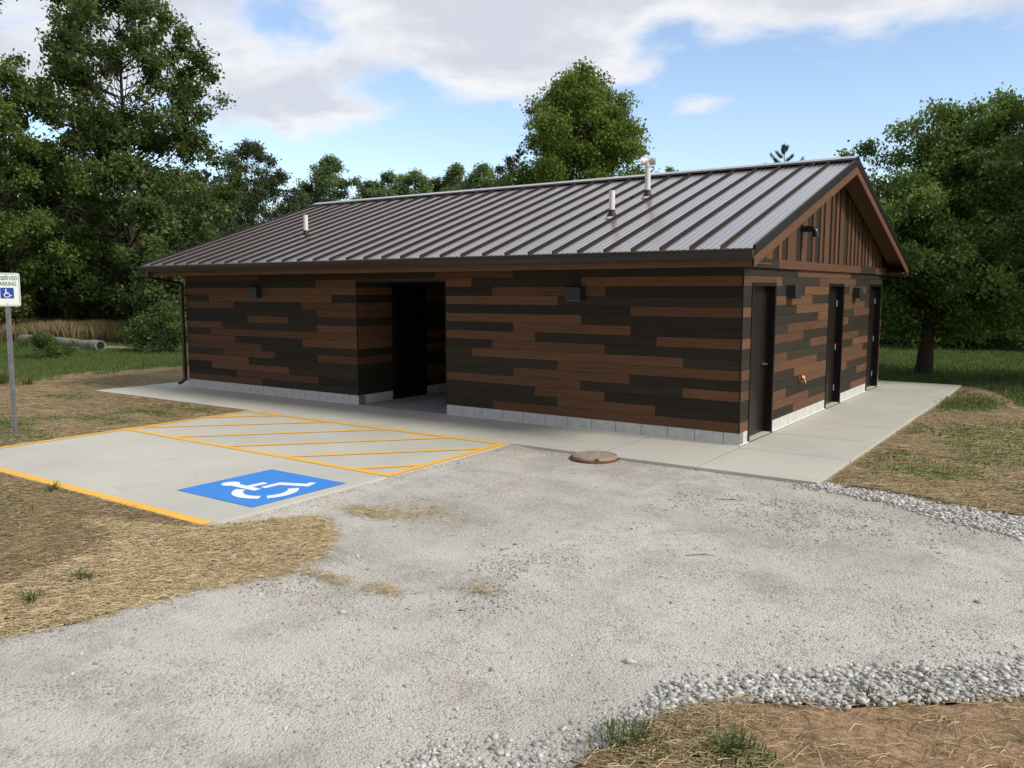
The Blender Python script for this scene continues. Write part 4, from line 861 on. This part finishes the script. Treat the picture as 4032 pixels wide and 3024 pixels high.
# pines: whorled candles of needles
def pine(label, x, y, H, half, seed):
    global rng
    kr = rng; rng = np.random.default_rng(seed); root = empty('pine_tree', (x, y, GZ-.2), label, 'tree', GB); T = MB()
    T.tube([(0, 0, -.2), (0, 0, H*.5), (0, 0, H)], [.16, .10, .015], 8); V = []; Fc = []; TN = []; nb = 0
    for k in range(34):
        t = k/33; z = H*(.35+.62*t); L = half*(1-t)**.38*rng.uniform(.6, 1.15)+.12; a = k*2.4+rng.normal()*.3
        tip = np.array([math.cos(a)*L, math.sin(a)*L, z+L*.55]); T.tube([(0, 0, z), (tip[0]*.6, tip[1]*.6, z+L*.18), tuple(tip)], [.02, .014, .005], 4, caps=False)
        for q in range(9):
            s = .3+.7*q/8; c = np.array([tip[0]*s, tip[1]*s, z+(tip[2]-z)*s*s]); n = 46
            d = rand_dirs(n); d[:, 2] = np.abs(d[:, 2])*1.4+.5; d /= np.linalg.norm(d, axis=1, keepdims=True); l = rng.uniform(.16, .30, n)[:, None]; sd = np.cross(d, rand_dirs(n)); sd /= np.linalg.norm(sd, axis=1, keepdims=True)
            o_ = c+rng.normal(size=(n, 3))*.05; V.append(np.stack([o_-sd*.009, o_+sd*.009, o_+d*l], 1).reshape(-1, 3)); TN.append(np.repeat(rng.uniform(.1, .9, n), 3)); nb += n
    T.build('trunk', m_bark, root); V = np.concatenate(V); raw_mesh('crown', V, np.arange(len(V)).reshape(-1, 3), np.concatenate(TN), lf_pine, root); rng = kr
pine('dark pine top standing alone over the right of the ridge', -18.1, 58.9, 14.0, 2.3, 61)
pine('slim pine at the left shoulder of the tulip tree', -36.8, 48.2, 14.0, .8, 62)
pine('bluish pine top left of the oak', -49.54, 27.1, 10.9, .9, 63)

# fallen logs
def log(label, a, b, r0, r1, g):
    root = empty('fallen_log', (*a, 0), label, 'log', g); L = math.hypot(b[0]-a[0], b[1]-a[1]); ux, uy = (b[0]-a[0])/L, (b[1]-a[1])/L
    mb = MB(); n = 14; mb.tube([(ux*L*i/n, uy*L*i/n, r0-.1+.02*math.sin(i)) for i in range(n+1)], [(r0+(r1-r0)*i/n)*(1+.05*math.sin(i*2.1)) for i in range(n+1)], 14)
    m = plain('weathered bark', (.23, .215, .18), .9, 0, .3, 3, .2, .5); mb.build('stem', m, root)
    e = MB(); e.tube([(ux*(L+.002), uy*(L+.002), r1-.1+.02*math.sin(n)), (ux*(L+.006), uy*(L+.006), r1-.1+.02*math.sin(n))], r1*.72, 14); e.build('hollow_end', plain('painted hollow shade', (.012, .010, .008), .95), root)  # near-black disc paints the shade inside the hollow end
log('thick grey fallen log with a dark hollow end in the meadow', (-31.5, 5.5), (-24.75, 5.0), .19, .20, 'fallen logs in the meadow')
log('thin pale fallen pole beside the thick log', (-26.8, 4.2), (-24.3, 6.6), .07, .06, 'fallen logs in the meadow')

# ---------------------------------------------------------------- ground cover
def blades(n, x, y, z, h, wd, tone, bend=.5, name='grass', mat=None, up=1.0):
    a = rng.uniform(0, 6.283, n); l = rng.uniform(.1, bend, n)*h; dx, dy = np.cos(a), np.sin(a); v = np.empty((n, 4, 3))
    v[:, 0] = np.stack([x-dy*wd/2, y+dx*wd/2, z], 1); v[:, 1] = np.stack([x+dy*wd/2, y-dx*wd/2, z], 1)
    v[:, 2] = np.stack([x+dx*l*.4+dy*wd*.35, y+dy*l*.4-dx*wd*.35, z+h*.6*up], 1); v[:, 3] = np.stack([x+dx*l, y+dy*l, z+h*up*.93], 1)
    f = np.arange(4*n).reshape(n, 4); return v.reshape(-1, 3), f, np.repeat(tone, 4)
# lawn on both sides (short blades), denser where it is nearer
def scatter(n, x0, x1, y0, y1, fn):
    x = rng.uniform(x0, x1, n); y = rng.uniform(y0, y1, n); k = rng.random(n) < fn(x, y); return x[k], y[k]
offpave = lambda x, y: ~(inpoly(x, y, walk_poly) | inpoly(x, y, pad_poly) | inpoly(x, y, drive_poly))
x1_, y1_ = scatter(150000, -34, -16.5, -8, 9.5, lambda x, y: green_of(x, y)*offpave(x, y))
x2_, y2_ = scatter(90000, -4, 4.5, 4, 26, lambda x, y: green_of(x, y)*(offpave(x, y) & ((x > 1.4) | (y > 9.7)))*sstep(green_of(x, y), .3, .9))
x3_, y3_ = scatter(260000, -14, 4, -9, 9, lambda x, y: sstep(green_of(x, y)+.5*(fbm(x, y, 1.7)-.5), .30, .8)*.6*offpave(x, y)*((y < -1.6) | (x > 1.5)))
x_ = np.concatenate([x1_, x2_, x3_]); y_ = np.concatenate([y1_, y2_, y3_]); n = len(x_)
h_ = rng.uniform(.05, .13, n)*np.where(np.arange(n) >= len(x1_)+len(x2_), .55, 1)
v, f, t = blades(n, x_, y_, ground_z(x_, y_)-.005, h_, rng.uniform(.006, .014, n), np.clip(rng.normal(.48, .2, n), 0, 1))
tag(raw_mesh('lawn_grass', v, f, t, m_blade), 'short green grass of the lawns', None, None, 'stuff')
# tall dry meadow strip in front of the left wood
n = 170000; x = rng.uniform(-48, -22.5, n); y = rng.uniform(4.5, 22, n); d = depth_of(x, y); k = (d > 33.6+1.2*(fbm(x, y, .4)-.5)*2) & (d < 42); x, y = x[k], y[k]; n = len(x)
v, f, t = blades(n, x, y, np.full(n, GZ-.05), rng.uniform(.45, .95, n)*(.7+.6*fbm(x, y, .5)), rng.uniform(.005, .010, n), np.clip(rng.normal(.66, .2, n), 0, 1), .28)
tag(raw_mesh('meadow_grass', v, f, t, m_dry), 'tall dry meadow grass in front of the left wood', None, None, 'stuff')
# straw strands
def strands(x, y, z, L, wd, tone, lift):
    n = len(x); a = rng.normal(.5, .75, n)*np.where(rng.random(n) < .3, 3, 1); c, s = np.cos(a), np.sin(a); b = rng.normal(size=n)*.05*L; t0 = rng.uniform(.0, 1, n)*lift; t1 = rng.uniform(.0, 1, n)*lift
    v = np.empty((n, 6, 3)); m = rng.uniform(.2, 1, n)*lift+.004
    for i, (u, zz_, bb) in enumerate(((-.5, t0, 0), (0, m, 1), (.5, t1, 0))):
        px, py = x+c*L*u-s*b*bb, y+s*L*u+c*b*bb
        v[:, 2*i] = np.stack([px+s*wd/2, py-c*wd/2, z+zz_+.002], 1); v[:, 2*i+1] = np.stack([px-s*wd/2, py+c*wd/2, z+zz_+.004], 1)
    i0 = np.arange(n)*6; f = np.concatenate([np.stack([i0, i0+2, i0+3, i0+1], 1), np.stack([i0+2, i0+4, i0+5, i0+3], 1)]); return v.reshape(-1, 3), f, np.repeat(tone, 6)
SX, SY, SZ, SL, SW, ST = [], [], [], [], [], []
def add_straw(x, y, z, L, W, T): SX.append(x); SY.append(y); SZ.append(z); SL.append(L); SW.append(W); ST.append(T)
edge_ok = lambda x, y: np.clip(dpoly(x, y, drive_poly)/.05, 0, 1)
# thick yellow mat at the left edge of the drive
mat_poly = [(-2.45, -6.42), (-2.30, -6.05), (-2.16, -5.72), (-1.95, -5.50), (-1.5, -5.78), (-1.14, -6.25), (-1.08, -6.7), (-1.2, -7.0), (-1.35, -7.5), (-1.45, -8.0), (-1.6, -8.5), (-2.4, -8.4), (-2.6, -7.4), (-2.9, -6.9), (-3.6, -6.75), (-2.7, -6.50)]
def mat_w(x, y): return np.where(inpoly(x, y, mat_poly), 1, np.exp(-(dpoly(x, y, mat_poly)/.07)**2)*.45)
x, y = scatter(60000, -4, -.7, -9, -5.2, lambda x, y: mat_w(x, y)*~inpoly(x, y, pad_poly)); n = len(x)
add_straw(x, y, np.maximum(ground_z(x, y), np.where(inpoly(x, y, drive_poly), drive_z(x, y), -1))+rng.uniform(0, .012, n), rng.uniform(.03, .15, n), rng.uniform(.0018, .0042, n), np.clip(rng.normal(.72, .2, n), 0, 1))
# left strawed bank
x, y = scatter(120000, -9.5, -1.6, -11, -6.3, lambda x, y: (.6+.4*straw_of(x, y))*offpave(x, y)*(1-.5*green_of(x, y))*np.clip(1.35-(depth_of(x, y)-4)/16, 0, 1)); n = len(x)
add_straw(x, y, ground_z(x, y), rng.uniform(.04, .18, n), rng.uniform(.002, .0045, n), np.clip(rng.normal(.40, .21, n), 0, 1))
x, y = scatter(70000, -20, -7.9, -7.5, 1, lambda x, y: (.3+.7*straw_of(x, y))*offpave(x, y)*(1-green_of(x, y))); n = len(x)
add_straw(x, y, ground_z(x, y), rng.uniform(.08, .26, n), rng.uniform(.004, .009, n), np.clip(rng.normal(.46, .2, n), 0, 1))
# bank to the right of the sidewalk
x, y = scatter(90000, 1.45, 5.0, -1.9, 10.5, lambda x, y: (.4+.6*straw_of(x, y))*offpave(x, y)*np.clip(1-1.25*green_of(x, y), .06, 1)); n = len(x)
add_straw(x, y, ground_z(x, y), rng.uniform(.06, .22, n), rng.uniform(.0035, .007, n), np.clip(rng.normal(.50, .19, n), 0, 1))
# foreground bank at the lower right
x, y = scatter(80000, 1.9, 4.6, -8.6, -5.1, lambda x, y: np.clip(straw_of(x, y)*.9-.02, .03+.16*sstep(fbm(x, y, 3.0), .42, .62), 1)*offpave(x, y)); n = len(x)
add_straw(x, y, ground_z(x, y), rng.uniform(.02, .15, n)**1.0, rng.uniform(.0016, .0036, n), np.clip(rng.normal(.48, .25, n), 0, 1))
# stray wisps on the drive
def wisp(cx, cy, sx, sy, n):
    x = rng.normal(cx, sx, n); y = rng.normal(cy, sy, n); k = inpoly(x, y, drive_poly); x, y = x[k], y[k]; add_straw(x, y, drive_z(x, y)+.003, rng.uniform(.03, .12, len(x)), rng.uniform(.0025, .005, len(x)), np.clip(rng.normal(.62, .18, len(x)), 0, 1))
for a in ((-1.75, -5.05, .22, .08, 420), (-.75, -6.55, .16, .05, 150), (-.2, -6.5, .1, .05, 90), (-1.35, -4.8, .25, .12, 160), (.4, -6.1, .08, .05, 40)): wisp(*a)
v, f, t = strands(*map(np.concatenate, (SX, SY, SZ, SL, SW, ST)), np.full(sum(map(len, SX)), .022))
tag(raw_mesh('straw_mulch', v, f, t, m_straw), 'loose dry straw strewn over the bare soil banks', None, None, 'stuff')

# stones of the drive
def ico():
    b_ = bmesh.new(); bmesh.ops.create_icosphere(b_, subdivisions=1, radius=1); v = np.array([q.co[:] for q in b_.verts]); f = np.array([[q.index for q in g.verts] for g in b_.faces]); b_.free(); return v, f
IV, IF = ico(); OV = np.array([(1, 0, 0), (-1, 0, 0), (0, 1, 0), (0, -1, 0), (0, 0, 1), (0, 0, -1)], float); OF = np.array([(0, 2, 4), (2, 1, 4), (1, 3, 4), (3, 0, 4), (2, 0, 5), (1, 2, 5), (3, 1, 5), (0, 3, 5)])
CV = np.array([(a, b, c) for a in (-.8, .8) for b in (-.8, .8) for c in (-.8, .8)], float); CF = np.array([(0, 1, 3), (0, 3, 2), (4, 6, 7), (4, 7, 5), (0, 4, 5), (0, 5, 1), (2, 3, 7), (2, 7, 6), (0, 2, 6), (0, 6, 4), (1, 5, 7), (1, 7, 3)])
def stones(x, y, z, r, tone, V0, F0, flat_=.62):
    n = len(x); k = len(V0); v = np.repeat(V0[None], n, 0)*(1+rng.normal(size=(n, k, 1))*.17)+rng.normal(size=(n, k, 3))*.14
    s = np.stack([rng.uniform(.75, 1.35, n), rng.uniform(.65, 1.1, n), rng.uniform(.38, .68, n)*flat_/.62], 1); v = v*s[:, None]
    # random tilt then random heading
    for ax in (0, 2):
        a = rng.uniform(-.5, .5, n) if ax == 0 else rng.uniform(0, 6.283, n); c, q = np.cos(a)[:, None], np.sin(a)[:, None]; i, j = ((1, 2) if ax == 0 else (0, 1))
        vi, vj = v[:, :, i].copy(), v[:, :, j].copy(); v[:, :, i] = vi*c-vj*q; v[:, :, j] = vi*q+vj*c
    v = v*r[:, None, None]+np.stack([x, y, z+r*.12], 1)[:, None]
    f = F0[None]+(np.arange(n)*k)[:, None, None]; return v.reshape(-1, 3), f.reshape(-1, 3), np.repeat(tone, k)
coarseA = [(2.03, -6.74), (2.08, -6.60), (2.36, -6.33), (2.76, -5.96), (3.19, -5.61), (3.66, -5.25), (5.5, -4.3), (5.5, -5.0), (3.63, -5.69), (3.2, -6.02), (2.82, -6.34), (2.45, -6.54), (2.25, -6.8), (2.16, -6.98), (2.10, -7.3), (2.08, -7.3), (2.10, -7.0), (2.08, -6.85)]
coarseB = [(1.30, -1.60), (1.46, -1.42), (1.71, -1.37), (2.04, -1.39), (2.46, -1.52), (2.81, -1.65), (3.35, -1.70), (4.6, -2.0), (4.6, -2.9), (3.41, -2.45), (2.8, -2.12), (2.14, -1.80), (1.7, -1.62)]
def dens(x, y, poly, soft): return np.where(inpoly(x, y, poly), 1, np.exp(-(dpoly(x, y, poly)/soft)**2)*.55)
parts = []
x, y = scatter(42000, 1.2, 5.2, -8.4, -4.2, lambda x, y: dens(x, y, coarseA, .06)*((dpoly(x, y, drive_poly) < 1) & (inpoly(x, y, drive_poly) | (dpoly(x, y, drive_poly) < .06)))); n = len(x)
parts.append(stones(x, y, drive_z(x, y)+rng.uniform(-.006, .010, n)*inpoly(x, y, coarseA), rng.choice([.007, .010, .014, .020], n, p=[.30, .34, .26, .10])*rng.uniform(.8, 1.2, n), np.clip(rng.normal(.72, .24, n), 0, 1), CV, CF))
x, y = scatter(20000, 1.0, 4.4, -3.2, -1.2, lambda x, y: dens(x, y, coarseB, .10)*(~inpoly(x, y, walk_poly))*(inpoly(x, y, drive_poly) | (dpoly(x, y, drive_poly) < .05))); n = len(x)
parts.append(stones(x, y, np.maximum(drive_z(x, y), GZ)+rng.uniform(0, .012, n), rng.choice([.010, .014, .021], n, p=[.5, .37, .13])*rng.uniform(.8, 1.2, n), np.clip(rng.normal(.76, .22, n), 0, 1), CV, CF))
tail = [(2.12, -6.95), (2.08, -6.9), (1.93, -7.25), (1.72, -7.60), (1.42, -7.85), (1.30, -8.6), (1.95, -8.5), (1.98, -7.9), (2.06, -7.45)]
x, y = scatter(15000, .9, 2.2, -8.6, -6.8, lambda x, y: dens(x, y, tail, .07)*(.22+.78*sstep(fbm(x, y, 2.2), .40, .6))*inpoly(x, y, drive_poly)); n = len(x)
parts.append(stones(x, y, drive_z(x, y), rng.choice([.005, .008, .012, .016], n, p=[.4, .35, .19, .06])*rng.uniform(.8, 1.2, n), np.clip(rng.normal(.66, .26, n), 0, 1), CV, CF))
loose = ((1.05, -2.75, .75, .34, 1), (1.55, -3.1, .45, .30, 1), (1.9, -2.5, .9, .22, .9), (2.3, -3.0, .5, .2, .7), (.25, -5.5, .30, .38, .8), (.45, -6.1, .35, .25, .8), (-1.0, -6.8, .5, .3, .6), (-1.7, -4.3, .35, .5, .55), (-2.0, -2.6, .4, .5, .5))
def loose_w(x, y):
    p = np.zeros_like(x)
    for cx, cy, rx, ry, a in loose: p = np.maximum(p, a*np.exp(-((x-cx)/rx)**2-((y-cy)/ry)**2))
    return p*(.15+.85*sstep(fbm(x, y, 3.4), .38, .60))*inpoly(x, y, drive_poly)*~inpoly(x, y, walk_poly)*~inpoly(x, y, pad_poly)
x, y = scatter(90000, -2.6, 4, -7.6, -1.6, loose_w); n = len(x)
parts.append(stones(x, y, drive_z(x, y), np.clip(rng.lognormal(-4.72, .38, n), .003, .019), np.clip(rng.normal(.42, .34, n), 0, 1), OV, OF))
# looser patches, a thin line along the slabs, and crumbs all over
def patchy(x, y):
    p = .10+.6*sstep(fbm(x, y, .55), .56, .70)*sstep(fbm(x+5, y, 2.1), .42, .62)
    for cx, cy, rx, ry, a in ((1.0, -3.0, .9, .45, .8), (1.9, -3.4, .5, .3, .7), (-.3, -6.9, .7, .5, .55), (.75, -6.2, .35, .25, .7), (-1.6, -4.6, .7, .3, .5), (.9, -7.8, .6, .3, .5), (1.85, -7.5, .12, .5, .9), (1.3, -6.9, .5, .5, .35), (2.2, -5.6, .8, .25, .5), (-.6, -8.3, .8, .3, .5), (-1.2, -7.9, .3, .5, .6), (2.6, -2.6, .8, .25, .8)):
        p = np.maximum(p, a*np.exp(-((x-cx)/rx)**2-((y-cy)/ry)**2))
    dw = np.abs(y+1.60); p = np.maximum(p, np.where((x > -2.6) & (x < 1.4), .75*np.exp(-(dw/.07)**2), 0)); p = np.maximum(p, np.where((y < -1.6) & (y > -6.3), .6*np.exp(-((x+2.50)/.10)**2), 0))
    return p*inpoly(x, y, drive_poly)*~inpoly(x, y, walk_poly)*~inpoly(x, y, pad_poly)*(np.hypot(x+1.26, y+1.615) > .31)
x, y = scatter(110000, -3, 5.5, -9.2, -1.5, patchy); n = len(x)
parts.append(stones(x, y, drive_z(x, y), np.clip(rng.lognormal(-5.15, .42, n), .003, .019), np.clip(rng.normal(.55, .24, n), 0, 1), OV, OF))
x, y = scatter(60000, -3, 5.5, -9.2, -3.0, lambda x, y: np.clip(1.25-(depth_of(x, y)-3.5)/7, 0, 1)*(.25+.9*sstep(fbm(x, y, 1.3), .38, .65))*inpoly(x, y, drive_poly)*~inpoly(x, y, pad_poly)); n = len(x)
parts.append(stones(x, y, drive_z(x, y), rng.uniform(.0025, .0065, n), np.clip(rng.normal(.50, .27, n), 0, 1), OV, OF))
off = 0; V_, F2, T_ = [], [], []
for v, f, t in parts: V_.append(v); F2.append(f+off); T_.append(t); off += len(v)
tag(raw_mesh('gravel_stones', np.concatenate(V_), np.concatenate(F2), np.concatenate(T_), m_stone), 'loose limestone chips and pebbles over the drive and along its edges', None, None, 'stuff')
# single stones that stand out
for i, (x, y, r, tn, lb) in enumerate([(1.756, -6.54, .030, .95, 'largest white stone lying alone beside the lower stone bank'), (1.30, -5.13, .020, .9, 'small white stone alone in the middle of the drive'), (3.26, -4.33, .026, .15, 'dark grey stone alone at the right of the drive'), (1.27, -7.51, .016, .9, 'white chip at the bottom of the drive'),
                                     (-.15, -6.95, .026, .8, 'pale stone in the loose patch left of the middle of the drive'), (.55, -4.15, .017, .2, 'dark pebble in the upper middle of the drive'), (2.35, -6.93, .018, .98, 'white stone lying on the straw at the lower right')]):
    v, f, t = stones(np.zeros(1), np.zeros(1), np.zeros(1), np.array([r]), np.array([tn]), IV, IF)
    o = raw_mesh('stone', v, f, t, m_stone); o.location = (x, y, float(drive_z(np.array([x]), np.array([y]))[0])+.004); tag(o, lb, 'stone', 'single stones on the drive')
# twigs
for a, b, lb in (((.75, -2.72), (1.0, -2.62), 'dry twig on the gravel in front of the sidewalk'), ((1.23, -4.55), (1.42, -4.42), 'dry twig in the middle of the drive')):
    L = math.hypot(b[0]-a[0], b[1]-a[1]); mb = MB(); mb.tube([(0, 0, .006), ((b[0]-a[0])*.5, (b[1]-a[1])*.5+.012, .012), (b[0]-a[0], b[1]-a[1], .006)], [.0025, .003, .002], 6); mb.tube([((b[0]-a[0])*.5, (b[1]-a[1])*.5+.012, .012), ((b[0]-a[0])*.7, (b[1]-a[1])*.5+.05, .014)], [.003, .0015], 5)
    o = mb.build('twig', m_bark); o.location = (*a, float(drive_z(np.array([a[0]]), np.array([a[1]]))[0])); tag(o, lb, 'twig', 'twigs on the drive')
# grass tufts
def tuft(label, x, y, n, h, spread, tone=.4):
    zz_ = max(float(ground_z(np.array([x]), np.array([y]))[0]), -.07); r = np.minimum(np.abs(rng.normal(0, spread, n)), spread*1.5); a = rng.uniform(0, 6.283, n); px, py = r*np.cos(a), r*np.sin(a)
    hh = h*rng.uniform(.45, 1.15, n); L = hh*rng.uniform(.2, .9, n); a = a+rng.normal(0, .5, n); dx, dy = np.cos(a), np.sin(a); w_ = rng.uniform(.004, .008, n); v = np.empty((n, 6, 3))
    for i, (u, up, ww) in enumerate(((0, 0, 1), (.35, .62, .85), (1, .85, .1))):
        cx, cy, cz = px+dx*L*u, py+dy*L*u, hh*up; v[:, 2*i] = np.stack([cx-dy*w_*ww/2, cy+dx*w_*ww/2, cz], 1); v[:, 2*i+1] = np.stack([cx+dy*w_*ww/2, cy-dx*w_*ww/2, cz], 1)
    i0 = np.arange(n)*6; f = np.concatenate([np.stack([i0, i0+1, i0+3, i0+2], 1), np.stack([i0+2, i0+3, i0+5, i0+4], 1)])
    o = raw_mesh('grass_tuft', v.reshape(-1, 3), f, np.repeat(np.clip(rng.normal(tone, .18, n), 0, 1), 6), m_blade); o.location = (x, y, zz_-.006); tag(o, label, 'grass tuft', 'grass tufts on the straw')
for a in (('spiky grass tuft leaning over the outer yellow line', -5.0, -6.42, 60, .13, .05), ('dense dark tuft in the straw left of the drive', -2.18, -7.60, 130, .09, .06), ('small tuft just behind the dense dark tuft', -2.25, -7.38, 50, .05, .04), ('tall thin tuft at the lower left of the straw', -2.02, -8.03, 70, .11, .06), ('flat tuft right of the tall thin tuft', -1.78, -7.93, 70, .045, .07),
          ('little forked tuft at the drive edge', -1.72, -7.76, 16, .06, .02), ('small dark sprout low on the left edge', -1.68, -8.12, 16, .06, .02), ('grass sprout in the lower left corner', -1.78, -8.34, 26, .09, .04),
          ('green tuft at the left tip of the lower right bank', 2.25, -6.69, 50, .06, .04), ('large leafy tuft at the bottom of the lower right bank', 2.16, -7.34, 420, .065, .12), ('grass clump right of the large leafy tuft', 2.55, -7.10, 330, .075, .11), ('broad tuft in the stone edge at the lower right', 2.95, -6.17, 70, .07, .05), ('tuft right of the broad one in the stone edge', 3.20, -5.96, 80, .06, .07), ('thin tuft near the right edge of the stone edge', 3.42, -5.80, 40, .05, .05),
          ('dark weedy clump behind the sign post', -16.4, -1.9, 260, .42, .22), ('weedy clump just right of the sign post', -15.9, -1.6, 120, .3, .14)): tuft(*a)
